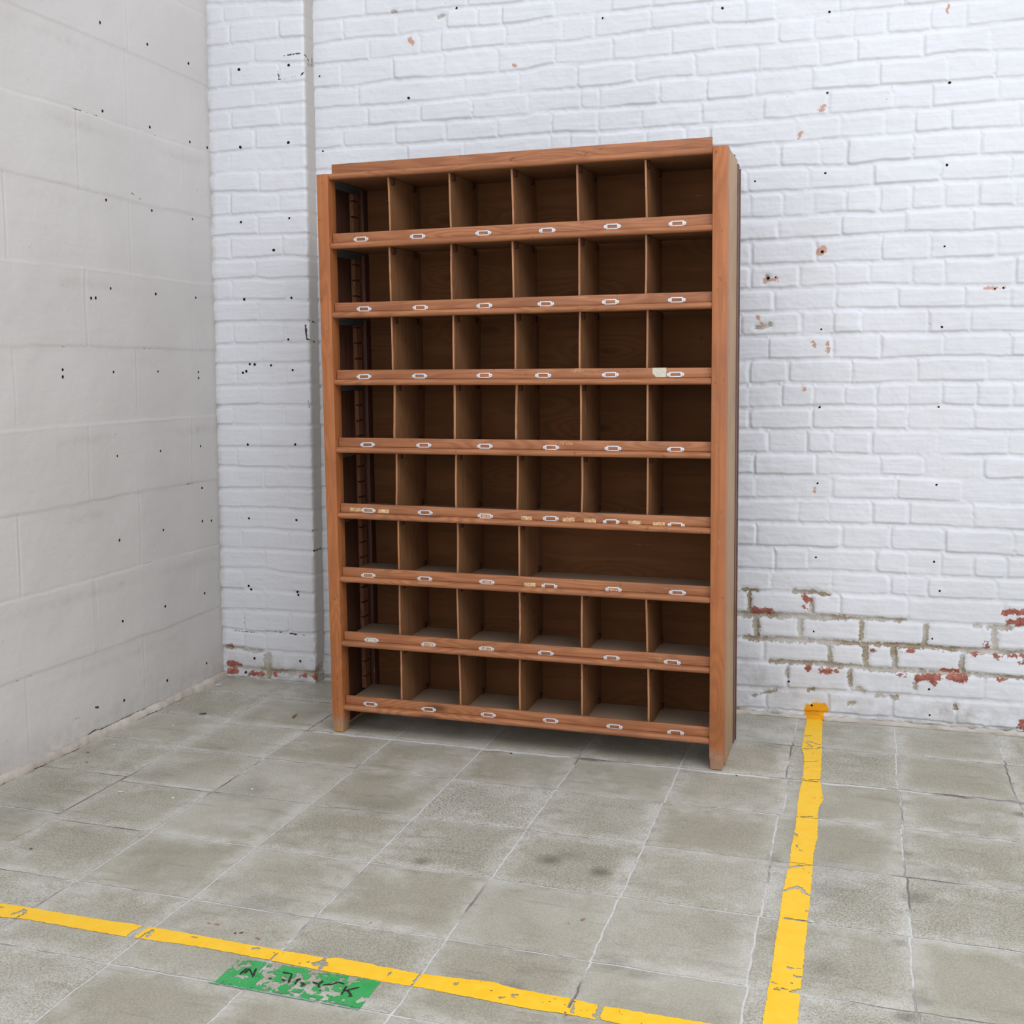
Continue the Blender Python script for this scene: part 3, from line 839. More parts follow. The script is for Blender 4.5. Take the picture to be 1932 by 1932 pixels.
# ------------------------------------------------------------------ walls
A = .018; WX, WY = .84, .32
def wall_pt(U, Z, off):      # off: towards the room is negative n
    x = WX + U * math.cos(A) - off * math.sin(A); y = WY + U * math.sin(A) + off * math.cos(A)
    return np.stack([x, y, Z], -1)
def brick_height(U, Z, lines, verts, jw=.0095, seed=1, deep=1.0):
    """relief of thickly painted brickwork. lines: list of (u..,z..) bottom edges from the top down"""
    n1 = vnoise(U, Z, .05, seed) * .0016 + vnoise(U, Z, .018, seed + 1) * .0011
    Zw = Z + n1; Uw = U + vnoise(U, Z, .04, seed + 2) * .0018 + vnoise(U, Z, .012, seed + 5) * .0009
    H = np.zeros(U.shape); joint = np.zeros(U.shape)
    zs = [np.interp(U, l[0::2], l[1::2]) for l in lines]
    r = np.random.RandomState(seed)
    for k in range(1, len(lines)):
        top = zs[k - 1] - jw * 1.05; bot = zs[k]
        sel = (Zw <= zs[k - 1]) & (Zw > bot - .0)
        vs = sorted(verts[k]) if len(verts[k]) else []
        edges = [-9] + vs + [9]
        for a, b in zip(edges[:-1], edges[1:]):
            s = sel & (Uw >= a) & (Uw < b)
            hb = .0078 + r.randn() * .0016; tl = r.randn() * .009; tz = r.randn() * .012; cs = r.uniform(.004, .013); fade = r.uniform(.68, 1.0); vl, vr = r.choice([.25, .5, .8, 1.0], 2)
            if not s.any(): continue
            u = Uw[s]; z = Zw[s]
            du = np.minimum(u - a, b - u) - jw * .45; dt = top[s] - z; db = z - bot[s]
            # rounded rectangle distance
            dxv = du; dzv = np.minimum(dt, db)
            rr = cs; qx = np.maximum(rr - dxv, 0); qz = np.maximum(rr - dzv, 0)
            d = np.minimum(np.minimum(dxv, dzv), rr - np.hypot(qx, qz))
            vf = np.where(u - a < b - u, vl, vr); vf = 1 - (1 - vf) * (dxv < dzv) * sstep(.03, .006, np.abs(dxv))
            soft = .0042 + .004 * sstep(.02, .0, dt)          # crisp lower edge, softer upper edge
            prof = sstep(-.0018, soft, d); prof = 1 - (1 - prof) * vf
            cen = (a + b) / 2 if abs(a) < 5 and abs(b) < 5 else 0
            h = prof * (hb * fade + (u - cen) * tl * (1 if abs(a) < 5 and abs(b) < 5 else 0) + (z - (bot[s] + .035)) * tz)
            H[s] = h
            joint[s] = 1 - prof
    tw = .55 + .45 * vnoise(U, Z * 1.0, .16, seed + 20)
    H = H * (1 - .45 * joint * 0) + joint * (1 - tw) * .0016
    H = H + vnoise(U / 14, Z, .0055, seed + 21) * .00035 + vnoise(U / 5, Z, .012, seed + 22) * .0005
    H = H + joint * (.0008 + vnoise(U, Z, .014, seed + 8) * .0012 + vnoise(U, Z, .11, seed + 12) * .0016)
    H = H + vnoise(U, Z, .009, seed + 9) * .0004 + vnoise(U, Z, .03, seed + 10) * .0008 + vnoise(U, Z, .25, seed + 11) * .0012
    return H * deep, joint

def steps(parts):
    a = [np.arange(s, e, d) for s, e, d in parts]; return np.concatenate(a + [[parts[-1][1]]])
# back wall, right of the pilaster
lines = [list(l) for l in T['BL']]; vts = [list(v) for v in T['BV']]
r = np.random.RandomState(21)
z_top = lines[0][1]
for _ in range(12):
    z = float(np.mean(lines[0][1::2])) + .0745; lines.insert(0, [-2, z, 2, z + r.randn() * .002]); vts.insert(0, [])
for k in range(len(vts)):      # courses nobody measured (hidden or out of frame) continue the bond
    v = vts[k]; lo = min(v) if v else .3 + (k % 2) * .1; hi = max(v) if v else lo - .2 + r.uniform(0, .03)
    x = lo - .2
    if k < len(vts) and (not v or lo > -.6):
        while x > -1.95: v.append(x); x -= .198 + r.uniform(-.006, .006)
    x = hi + .2
    while x < 2.4: v.append(x); x += .199 + r.uniform(-.008, .008)
U1 = steps([(-1.958, .50, .0036), (.50, 2.3, .012)]); Z1 = steps([(0, 2.56, .0033), (2.56, 3.2, .012)])
U, Z = np.meshgrid(U1, Z1, indexing='ij')
H, J = brick_height(U, Z, lines, vts, seed=5)
foot = sstep(.022, .006, Z + vnoise(U, Z, .05, 77) * .008)
H = H + foot * (.006 + vnoise(U, Z, .02, 78) * .004)
def red(c): return [q for q in c if q[1] < .5]
mort = capmask(U, Z, [q[:4] + [q[4] + .001] for q in T['BM']], .009); brk = capmask(U, Z, [q[:4] + [q[4] + .002] for q in T['BB'] if q[1] < .5], .012); pal = capmask(U, Z, [q[:4] + [q[4] + .002] for q in T['BB'] if q[1] >= .5], .014)
yel = capmask(U, Z, T['BY'] + [[-.205, .0, -.165, .0, .012], [-.20, .02, -.168, .02, .012]], .012)
H = H - mort * .0055 - brk * .0008
mort = np.maximum(mort, .46 * foot)
dirt = sstep(.25, .0, Z) * .35 + foot * .5 + capmask(U, Z, [(.20, .06, .30, .05, .02), (-.40, .16, -.36, .12, .03), (-.3, .09, -.26, .085, .01)], .02) * .35
ir = lambda *c: capmask(U, Z, c, .002)
P = wall_pt(U, Z, -H)
wall_back = link('wall_back', grid_mesh('wall_back', P[::-1], dict(mortar=mort[::-1], redbrick=brk[::-1], pale=pal[::-1] * .95, yellow=yel[::-1], dirt=dirt[::-1], crack=(0 * H)[::-1])), m_back, kind='structure')
def surf(U1, Z1, H, u, z):
    i = min(max(np.searchsorted(U1, u), 2), len(U1) - 2); j = min(max(np.searchsorted(Z1, z), 2), len(Z1) - 2); return H[i - 2:i + 2, j - 2:j + 2].max()
HB = H; back_s = lambda u, z: surf(U1, Z1, HB, u, z)
# pilaster: front and return unrolled into one sheet; s<0 front, s>0 return going back
PO = -.078; UE = -1.956
pl = [[v for v in l] for l in T['PL']]; pv = [list(v) for v in T['PV']]
r = np.random.RandomState(4)
for _ in range(10):
    z = float(np.mean(pl[0][1::2])) + .0755; pl.insert(0, [-2.4, z, -1.9, z]); pv.insert(0, [-2.155] if _ % 2 else [-2.255, -2.055])
S1 = steps([(-2.352, -1.956, .0034), (-1.956, -1.868, .0034)]); Z2 = Z1
U, Z = np.meshgrid(S1, Z2, indexing='ij')
pl.append([-2.4, .004, -1.8, .002]); pv.append([-2.2, -2.0])
H, J = brick_height(U, Z, pl, pv, seed=31)
front = sstep(-1.953, -1.9575, U)
corner_n = np.exp(-((U + 1.956) / .006) ** 2)
cz = (Z[0:1, :] * 0 + np.max(J[(S1 > -1.99) & (S1 < -1.97)], axis=0)[None, :])
H = H * np.clip(front + .22, 0, 1)
mo = capmask(U, Z, [q[:4] + [q[4] + .0015] for q in T['PM']], .009); bk = capmask(U, Z, [q[:4] + [q[4] + .0025] for q in T['PB'][:-1]], .011)
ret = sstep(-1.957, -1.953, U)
mo = np.maximum(mo, ret * capmask(U, Z, [(-1.95, .045, -1.89, .060, .016), (-1.90, .05, -1.88, .09, .010)], .006))
ft = sstep(.030, .022, Z + vnoise(U, Z, .04, 61) * .012)
H = H - mo * .006 - ft * .004
whitebase = 0
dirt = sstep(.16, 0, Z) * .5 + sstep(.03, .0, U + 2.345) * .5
crk = capmask(U, Z, [(-2.15, .190, -1.998, .183, .0022), (-2.30, .183, -2.20, .181, .0016), (-2.05, 2.267, -1.972, 2.270, .002), (-2.057, 2.267, -2.058, 2.190, .0016), (-2.058, 2.188, -1.985, 2.193, .0014), (-1.970, 2.195, -1.958, 2.205, .0026), (-1.956, 2.268, -1.90, 2.235, .0022), (-1.935, 2.24, -1.915, 2.23, .0024), (-1.90, 2.275, -1.897, 2.24, .003), (-1.96, 1.338, -1.91, 1.33, .0018), (-1.972, 1.32, -1.966, 1.27, .0035), (-1.965, 1.27, -1.92, 1.262, .003), (-1.905, 1.33, -1.902, 1.315, .003), (-1.958, .573, -1.91, .575, .0018), (-1.955, .498, -1.90, .500, .004), (-2.245, .235, -2.246, .20, .0015), (-2.24, .165, -2.205, .185, .0012), (-1.965, 1.05, -1.962, 1.02, .002)], .006) * .92
dirt = np.maximum(dirt, .0)
off = np.where(U <= UE, PO - H, PO + (U - UE)); uu = np.where(U <= UE, U, UE + H * 1.0)
# round and chip the arris
rnd = np.clip(.006 - np.abs(U - UE), 0, 1); chip = np.clip(vnoise(U * 0, Z, .02, 90) * .003 + .001, 0, .004) + cz * .0025
off = off + corner_n * (.0015 + chip); uu = uu - corner_n * (.0012 + chip)
P = wall_pt(uu, Z, off)
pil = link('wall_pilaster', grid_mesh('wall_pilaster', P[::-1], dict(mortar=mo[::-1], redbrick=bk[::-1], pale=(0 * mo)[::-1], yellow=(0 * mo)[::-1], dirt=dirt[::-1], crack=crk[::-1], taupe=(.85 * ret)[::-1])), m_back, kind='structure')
HP = H; pil_s = lambda u, z: surf(S1, Z2, HP, u, z)

# left wall: painted 0.6 x 0.24 m blocks
s1 = steps([(-.02, 1.35, .0042), (1.35, 4.6, .02)]); z1 = steps([(0, 2.58, .0042), (2.58, 3.2, .02)])
U, Z = np.meshgrid(s1, z1, indexing='ij')
seams = [l for l in T['LL']]; seams = [sorted(zip(l[0::2], l[1::2])) for l in seams]
Zn = Z + vnoise(U, Z, .08, 11) * .002 + vnoise(U, Z, .02, 12) * .001; Un = U + vnoise(U, Z, .1, 13) * .002 + vnoise(U, Z, .02, 15) * .0008
H = vnoise(U, Z, .3, 14) * .0025 + vnoise(U, Z, .07, 16) * .0009 + vnoise(U, Z, .02, 17) * .0003
zprev = [np.interp(U, [a for a, b in l], [b for a, b in l]) for l in seams]
zl = [np.full_like(U, 2.90), np.full_like(U, 2.66), np.full_like(U, 2.43)] + zprev + [np.zeros_like(U)]
LVv = [[.5], [.77, .18], [.5]] + T['LV']; crk = np.zeros_like(U); dirt = sstep(.14, 0, Z) * .35
sgn = [1, -1, 1, -.6, 1, 1, -1, 1, -1.2, 1, 1]
for k, zz in enumerate(zl[:-1]):
    d = Zn - zz; amp = .55 + .45 * vnoise(U, Z, .25, 40 + k)
    if sgn[k % len(sgn)] > 0: H -= .0022 * amp * np.exp(-(d / .0038) ** 2)
    else: H += .0026 * amp * np.exp(-(d / .0035) ** 2)
    H += .0012 * np.tanh(d / .006) * (1 if k % 2 else -.5) * np.exp(-(d / .06) ** 2)
    dirt += .26 * np.exp(-((d + .045) / .016) ** 2) * np.clip(vnoise(U, Z, .3, 60 + k) + .1, 0, 1)
    crk = np.maximum(crk, .5 * np.exp(-(d / .0022) ** 2) * (vnoise(U, Z, .13, 80 + k) > .45))
    vs = LVv[k] if k < len(LVv) else [.5]; zlo = zl[k + 1]
for k in range(len(zl) - 1):
    vs = list(LVv[k]) if k < len(LVv) else [.5]
    base = sorted(vs)[0]
    allv = set(round(v, 3) for v in vs) | {round(base + .59 * q, 3) for q in range(1, 8)}
    for v in allv:
        m_ = (Z < zl[k]) & (Z > zl[k + 1]); dd = Un - v
        H[m_] += (-.0016 * np.exp(-(dd / .004) ** 2) + .0009 * np.exp(-((dd - .008) / .004) ** 2))[m_] * (.6 + .4 * vnoise(U, Z, .1, 5)[m_])
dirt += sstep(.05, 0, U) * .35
crk = np.maximum(crk, capmask(U, Z, [(.505, 1.739, .49, 1.735, .002), (.468, 1.729, .452, 1.724, .0015), (.79, .098, .775, .093, .003)], .003))
LDX, LDY = -.012, -1.0
pale = capmask(U, Z, [(.90, .09, .86, .088, .006)], .006) * .6
P = np.stack([-1.497 + LDX * U + H, .207 + LDY * U, Z], -1)
wall_left = link('wall_left', grid_mesh('wall_left', P, dict(mortar=0 * H, redbrick=0 * H, pale=pale, yellow=0 * H, dirt=dirt, crack=crk)), m_left, kind='structure')
HL = H; left_s = lambda s, z: surf(s1, z1, HL, s, z)

# nail holes: little dark cups in the plaster
def hole(parent, c, nrm, r_, seed):
    rr = np.random.RandomState(seed); bm = bm_new(); nrm = Vector(nrm).normalized()
    q = nrm.to_track_quat('Z', 'Y'); n = 9; rings = [(1.35, .0000), (1.0, .0006), (.55, .0003), (.0, .0001)]
    prev = None
    ph = rr.uniform(.8, 1.25, n)
    for f, h in rings[:-1]:
        cur = [bm.verts.new(Vector(c) + q @ Vector((math.cos(a) * r_ * f * w, math.sin(a) * r_ * f * w, h))) for a, w in zip(np.arange(n) * 2 * math.pi / n, ph)]
        if prev:
            for i in range(n): bm.faces.new((prev[i], prev[(i + 1) % n], cur[(i + 1) % n], cur[i]))
        prev = cur
    cv = bm.verts.new(Vector(c) + q @ Vector((0, 0, .0001)))
    for i in range(n): bm.faces.new((prev[i], prev[(i + 1) % n], cv))
    return done('nail_hole', bm, m_hole, parent, 60)
rr = np.random.RandomState(3)
for k, (u, z) in enumerate(T['BH']):
    big = k in (7, 8, 28)
    hole(wall_back, tuple(wall_pt(np.array(u), np.array(z), -back_s(u, z) - .0003)), (math.sin(A), -math.cos(A), 0), .0036 if big else rr.uniform(.0022, .003), k)
for k, (u, z) in enumerate(T['PH']):
    if u > -1.962: continue
    hole(pil, tuple(wall_pt(np.array(u), np.array(z), PO - pil_s(u, z) - .0003)), (math.sin(A), -math.cos(A), 0), rr.uniform(.0030, .0042), k + 50)
for k, (s, z) in enumerate(T['LH']):
    hole(wall_left, (-1.497 + LDX * s + left_s(s, z) + .0003, .207 + LDY * s, z), (1, -.012, 0), rr.uniform(.0030, .0040), k + 90)

# mortar fillet along the foot of the left wall
ss = np.arange(-.0, 4.5, .006); prof = np.linspace(0, 1, 9)
Sg, Pg = np.meshgrid(ss, prof, indexing='ij')
wd_ = .015 + vnoise(Sg, Sg * 0, .12, 8) * .005 + vnoise(Sg, Sg * 0, .025, 9) * .0035; ht = .022 + vnoise(Sg, Sg * 0, .3, 18) * .007 + vnoise(Sg, Sg * 0, .03, 19) * .0035
ang = Pg * math.pi / 2
ox = wd_ * np.cos(ang) ** .8 + .001; oz = ht * np.sin(ang) ** .9
ox = ox + vnoise(Sg, Pg, .03, 20) * .0012 * np.sin(ang * 2)
P = np.stack([-1.497 + LDX * Sg + ox, .207 + LDY * Sg - .001, oz - .001], -1)
ck = np.maximum(sstep(.70, .92, Pg) * (.52 + .42 * vnoise(Sg, Sg * 0, .12, 33)), sstep(.2, .04, Pg) * (.58 + .35 * vnoise(Sg, Sg * 0, .08, 34)))
link('trim_1', grid_mesh('trim_1', P, dict(crack=ck)), m_fil, kind='structure')
# thin cement bead along the foot of the back wall
us = np.arange(-1.955, 2.25, .006); Sg, Pg = np.meshgrid(us, prof, indexing='ij'); ang = Pg * math.pi / 2
ox = (.009 + vnoise(Sg, Sg * 0, .1, 48) * .005 + vnoise(Sg, Sg * 0, .02, 49) * .0035) * np.cos(ang) ** .8 + .004
oz = (.012 + vnoise(Sg, Sg * 0, .2, 58) * .006 + vnoise(Sg, Sg * 0, .02, 59) * .004) * np.sin(ang)
P = wall_pt(Sg, oz - .001, -ox - .003)
link('trim_2', grid_mesh('trim_2', P[::-1], dict(crack=(sstep(.14, .02, Pg) * (.25 + .4 * vnoise(Sg, Sg * 0, .08, 35)))[::-1], yellow=(sstep(-.218, -.210, Sg) * sstep(-.152, -.160, Sg))[::-1])), m_fil, kind='structure')

# ------------------------------------------------------------------ floor markings
def marking(name, pts_a, pts_b, par, n_len, n_w, mat, missing, edge=.0014, lines=True, noise_thr=None, parent=None, seed=1, jx=True, z=.00025, soft=.005):
    """strip between two edge lines a(t), b(t); par = axis running along the strip (0=x,1=y)"""
    a = np.array(pts_a).reshape(-1, 2); b = np.array(pts_b).reshape(-1, 2)
    a = a[a[:, par].argsort()]; b = b[b[:, par].argsort()]
    t0, t1 = min(a[0, par], b[0, par]), max(a[-1, par], b[-1, par])
    t = np.linspace(t0, t1, n_len); ea = np.interp(t, a[:, par], a[:, 1 - par]); eb = np.interp(t, b[:, par], b[:, 1 - par])
    ea = ea + vnoise(t, t * 0, .012, seed) * edge + vnoise(t, t * 0, .005, seed + 1) * edge * .7; eb = eb + vnoise(t, t * 0, .012, seed + 2) * edge + vnoise(t, t * 0, .005, seed + 3) * edge * .7
    w = np.linspace(0, 1, n_w); TT, WW = np.meshgrid(t, w, indexing='ij')
    O = ea[:, None] * (1 - WW) + eb[:, None] * WW
    X, Y = (TT, O) if par == 0 else (O, TT)
    Zz = np.full_like(X, z)
    cx = (X[:-1, :-1] + X[1:, 1:]) / 2; cy = (Y[:-1, :-1] + Y[1:, 1:]) / 2
    nz = vnoise(cx, cy, .011, seed + 5) * .6 + vnoise(cx, cy, .0045, seed + 6) * .45
    keep = (capmask(cx, cy, missing, soft) + nz * .5) < .5
    sp = vnoise(cx, cy, .006, seed + 7) + vnoise(cx, cy, .0028, seed + 8) * .8 + vnoise(cx, cy, .12, seed + 9) * .35
    keep &= sp < (1.52 if noise_thr is None else noise_thr)
    # worn where it crosses the tile joints
    gx = np.abs(cx / TP - np.round(cx / TP)) * TP; gy = np.abs(cy / TP - np.round(cy / TP)) * TP; gy = np.minimum(gy, np.abs(cy + .315))
    jm = (np.minimum(gx, gy) < .0022) & (vnoise(cx, cy, .012, seed + 11) > (-.1 if jx else .4)); keep &= ~jm
    me = grid_mesh(name, np.stack([X, Y, Zz], -1), None, True, keep)
    return link(name, me, mat, parent)
AL = T['AL'] + [.633, -3.3]; AR = T['AR'] + [.685, -3.3]
AL = [AL[0], .300] + AL; AR = [AR[0], .302] + AR
o = marking('floor_stripe', AL, AR, 1, 1500, 24, m_yel, T['AM'], seed=100)
o['label'] = 'worn yellow painted stripe running across the tiles from the back wall, right of the shelf'; o['category'] = 'floor marking'; o['group'] = 'yellow painted stripes on the floor'
BT = [-1.30, -1.651] + T['YT'] + [.632, -1.655]; BB = [-1.30, -1.702] + T['YB'] + [.632, -1.707]
o = marking('floor_stripe', BT, BB, 0, 900, 24, m_yel, T['BMs'], seed=140)
o['label'] = 'yellow painted stripe along the bottom of the photo, above the green patch'; o['category'] = 'floor marking'; o['group'] = 'yellow painted stripes on the floor'
G = T['G']
g0x, g1x = G[0], G[2]
zx = lambda: None
gm = T['GM'] + [[-.352, -1.71, -.36, -1.745, .006]]
o = marking('floor_sign', [-.362, -1.802, -.0606, -1.802], [-.362, -1.7035, -.0606, -1.7025], 0, 230, 76, m_grn, gm, edge=.0028, noise_thr=1.0, seed=180, jx=False, soft=.022)
o['label'] = 'worn green painted patch with broken black hand lettering below the yellow stripe'; o['category'] = 'floor sign'
sign = o
for grp, lab in (((0,), 'black upright letter stroke, leftmost of the lettering'), ((1, 2, 3), 'black letter N'), ((4, 5), None), ((22,), None), ((6,), None), ((7, 8), None), ((9, 10), None), ((11, 12, 13), 'black letter like a T'), ((14,), None), ((15, 16, 17), None), ((18, 19, 20, 21), 'black letter K, rightmost of the lettering')):
    bm = bm_new()
    for k in grp:
        ax, ay, bx, by = T['GS'][k]
        d = Vector((bx - ax, by - ay, 0)); L = max(d.length, .003); d = d.normalized() if d.length > 1e-5 else Vector((1, 0, 0)); nn = Vector((-d.y, d.x, 0)); w = .0021
        n = max(3, int(L / .003)); prev = None
        for i in range(n + 1):
            c = Vector((ax, ay, .0007 + .00003 * k)) + d * (L * (i / n)); ww = w * rr.uniform(.6, 1.35) * (1 if 0 < i < n else .6)
            cur = (bm.verts.new(c - nn * ww), bm.verts.new(c + nn * ww))
            if prev: bm.faces.new((prev[0], cur[0], cur[1], prev[1]))
            prev = cur
    lt = done('letter', bm, m_blk, sign, None)
    if lab: lt['label'] = lab
# thin green residue line at the lower edge
o = marking('residue_line', [-.372, -1.806, -.062, -1.807], [-.372, -1.8025, -.062, -1.803], 0, 120, 3, paint('green_residue', srgb(120, 168, 146), srgb(140, 176, 160)), [], edge=.0008, noise_thr=.7, seed=220, jx=False, parent=sign, z=.0004)

def blot(name, x, y, r_, mat, parent, label=None, el=1.0, ang=0, z=.0007):
    bm = bm_new(); n = 11; sd = rr.uniform(.6, 1.3, n); ca, sa = math.cos(ang), math.sin(ang)
    vs = []
    c = bm.verts.new((x, y, z + .0004))
    for i in range(n):
        a = i * 2 * math.pi / n; px, py = math.cos(a) * r_ * sd[i] * el, math.sin(a) * r_ * sd[i]
        vs.append(bm.verts.new((x + px * ca - py * sa, y + px * sa + py * ca, z - .0003)))
    for i in range(n): bm.faces.new((c, vs[i], vs[(i + 1) % n]))
    o = done(name, bm, mat, parent, None)
    if label: o['label'] = label
for x, y, r_ in T['FL']: blot('paint_splash', x, y, r_ * rr.uniform(.7, 1), m_wht, floor, None, 1.4, rr.uniform(0, 3))
for x, y, r_ in T['DK']: blot('dark_spot', x, y, r_ * .7, m_dks, floor, None, 1.3, rr.uniform(0, 3))
for x, y, r_ in T['RU']: blot('rust_mark', x, y, r_ * .38, m_rus, floor, None, 2.2, rr.uniform(0, 3))
lx = T['LEAF']; bm = bm_new(); a = Vector((lx[0], lx[1], .001)); b = Vector((lx[2], lx[3], .004)); d = (b - a); nn = Vector((-d.y, d.x, 0)).normalized()
prev = None
for i in range(7):
    t = i / 6; w = .005 * math.sin(math.pi * (t * .85 + .12)) * (1 - t * .5); c = a + d * t + Vector((0, 0, .002 * math.sin(t * 3)))
    cur = (bm.verts.new(c - nn * w), bm.verts.new(c + Vector((0, 0, -.0008))), bm.verts.new(c + nn * w))
    if prev:
        bm.faces.new((prev[0], cur[0], cur[1], prev[1])); bm.faces.new((prev[1], cur[1], cur[2], prev[2]))
    prev = cur
o = done('dry_leaf', bm, m_lf); o['label'] = 'tiny dry brown leaf on the tiles left of the shelf'; o['category'] = 'leaf'
m_ = o.modifiers.new('solid', 'SOLIDIFY'); m_.thickness = .0004

# ------------------------------------------------------------------ the pigeonhole shelf
W_, D_, H_ = 1.2355, .315, 1.755
RC = Matrix(((0.99998488, 0.0012046, -0.00536486), (-0.00129293, 0.99986319, -0.01649012), (0.00534426, 0.0164968, 0.99984964)))
cab = bpy.data.objects.new('pigeonhole_shelf', None); COL.objects.link(cab); cab.empty_display_size = .2
cab.matrix_world = Matrix.Translation((-.81091, -.30469, 0)) @ RC.to_4x4()
cab['label'] = 'tall wooden pigeonhole shelf with eight rows of compartments and metal label holders on tiled floor'; cab['category'] = 'shelf'
fz = lambda x, y: (.0008 - RC[2][0] * x - RC[2][1] * y) / RC[2][2]
def post(name, x0, x1, y0, y1, ztop, mat, bev=.003, taper=.004, zb=None, label=None):
    bm = bm_new(); vs = box(bm, x0, x1, y0, y1, 0, ztop)
    bmesh.ops.bisect_plane(bm, geom=bm.verts[:] + bm.edges[:] + bm.faces[:], plane_co=(0, 0, .035), plane_no=(0, 0, 1))
    for v in bm.verts:
        if v.co.z < .001:
            v.co.z = fz(v.co.x, v.co.y) if zb is None else zb
            if taper:
                v.co.x += taper if v.co.x < (x0 + x1) / 2 else -taper; v.co.y += taper if v.co.y < (y0 + y1) / 2 else -taper
    es = [e_ for e_ in bm.edges if not (abs(e_.verts[0].co.z - .035) < 1e-4 and abs(e_.verts[1].co.z - .035) < 1e-4)]
    bmesh.ops.bevel(bm, geom=es, offset=bev, segments=2, profile=.6, affect='EDGES')
    o = done(name, bm, mat, cab)
    if label: o['label'] = label
    return o
post('front_post', 0, .0385, 0, .055, H_ - .001, w_z)
post('front_post', 1.1945, W_, 0, .055, H_ + .001, w_z)
post('side_panel', .001, .016, .0555, .257, H_ - .003, w_side, .0012, 0)
post('side_panel', W_ - .0165, W_ - .0005, .0555, .257, H_ - .003, w_side, .0012, 0)
post('rear_post', -.001, .040, .262, .300, H_ - .012, w_dark, .002, 0)
post('rear_post', W_ - .040, W_ + .0015, .262, .300, H_ - .012, w_dark, .002, 0)
for x0, x1 in ((-.002, .03), (W_ - .03, W_ + .004)): post('back_batten', x0, x1, .3072, .318, H_ - .022, w_dark, .0015, 0)
for x0, x1 in ((.0162, .0168), (W_ - .0170, W_ - .0166)): post('side_lining', x0, x1, .0560, .2565, H_ - .02, w_lining, .0001, 0, zb=.01)
bm = bm_new(); box(bm, .012, W_ - .012, .3005, .3067, .055, H_ + .02, .0008, 1); done('back_panel', bm, w_back, cab)
# notched rack battens, front pair and rear pair, each side
def rack(x0, x1, y0, y1, first, pitch, side):
    bm = bm_new(); prof = []; z = .10; out = x1 if side > 0 else x0; base = x0 if side > 0 else x1
    ins = base + (out - base) * .25
    pts = [(base, .0905)]
    pts.append((out, .0905)); zz = first
    while zz < 1.70:
        pts += [(out, zz), (ins, zz + .0005), (ins, zz + .0055), (out, zz + .006)]; zz += pitch
    pts += [(out, 1.72), (base, 1.72)]
    prism(bm, pts, 'y', y0, y1); return done('rack_batten', bm, w_lad, cab, 20)
rack(.0170, .030, .205, .246, .128, .0505, 1); rack(W_ - .030, W_ - .0172, .205, .246, .128, .0505, -1)
rack(.0170, .030, .0565, .070, .128, .0505, 1); rack(W_ - .030, W_ - .0172, .0565, .070, .128, .0505, -1)

ZB = [(1.737, 1.736), (1.529, 1.528), (1.318, 1.316), (1.111, 1.105), (.900, .896), (.693, .681), (.489, .481), (.281, .275), (.071, .066)]
XL, XR = .0392, 1.1938
def zat(k, x): return ZB[k][0] + (ZB[k][1] - ZB[k][0]) * (x - XL) / (XR - XL)
def shear(bm, k):
    s = (ZB[k][1] - ZB[k][0]) / (XR - XL)
    for v in bm.verts: v.co.z += s * (v.co.x - XL)
shelves = []
for k, (zl_, zr_) in enumerate(ZB):
    bm = bm_new(); box(bm, .0175 if k else .0175, W_ - .0175, .0715, .2995, zl_ + .001, zl_ + .0185, .0008, 1)
    # notch the board's front corners between the posts
    box(bm, XL + .001, XR - .001, .0245, .0715, zl_ + .001, zl_ + .0185)
    if k:
        for v in bm.verts:
            if v.co.y > .0716 and v.co.x < .031: v.co.x = .0308
            if v.co.y > .0716 and v.co.x > W_ - .031: v.co.x = W_ - .0308
            if v.co.y > .25: v.co.y = min(v.co.y, .2615) if (v.co.x < .041 or v.co.x > W_ - .041) else v.co.y
    shear(bm, k)
    bm.normal_update()
    for f in bm.faces: f.material_index = 0 if f.normal.z > .5 else 1
    sh = done('shelf', bm, w_board, cab); sh.data.materials.append(w_under); shelves.append(sh)
    x0 = XL - (.0006 if k else 0); x1 = XR
    bm = bm_new(); pr = [(.0245, zl_)]; 
    for q in range(9):
        a = -math.pi / 2 - q * math.pi / 8; pr.append((.0132 + .0092 * math.cos(a) * 1.0, zl_ + .0092 + .0092 * math.sin(a)))
    pr.append((.0245, zl_ + .0184)); prism(bm, pr, 'x', x0, x1); shear(bm, k); done('nosing', bm, w_x, sh, 50)
    bm = bm_new(); fx0, fx1 = (XL + .0015, XR - .0008) if k else (XL + .0035, XR - .003)
    box(bm, fx0, fx1, .0206, .0286, zl_ + .0192, zl_ + .0472, .0012, 2); shear(bm, k); done('fascia', bm, w_x, sh)
    if k == 0:
        bm = bm_new(); box(bm, XL + .005, XR - .005, .0290, .295, zl_ + .0190, zl_ + .030, .001, 1); done('top_board', bm, w_board, sh)
    # metal shelf supports under both ends
    for sx in (-1, 1):
        xa = .0305 if sx < 0 else W_ - .0305; xb = .050 if sx < 0 else W_ - .050
        zz = zat(k, xa)
        bm = bm_new(); pr = [(xa, zz - .020), (xa - sx * .0012, zz - .020), (xa - sx * .0012, zz - .0050), (xa - sx * .0045, zz - .0017), (xb, zz - .0017), (xb, zz - .0004), (xa, zz - .0004)]
        if sx > 0: pr = pr[::-1]
        prism(bm, pr, 'y', .058 if sx < 0 else .050, .255); done('shelf_support', bm, m_brk, sh, 40)
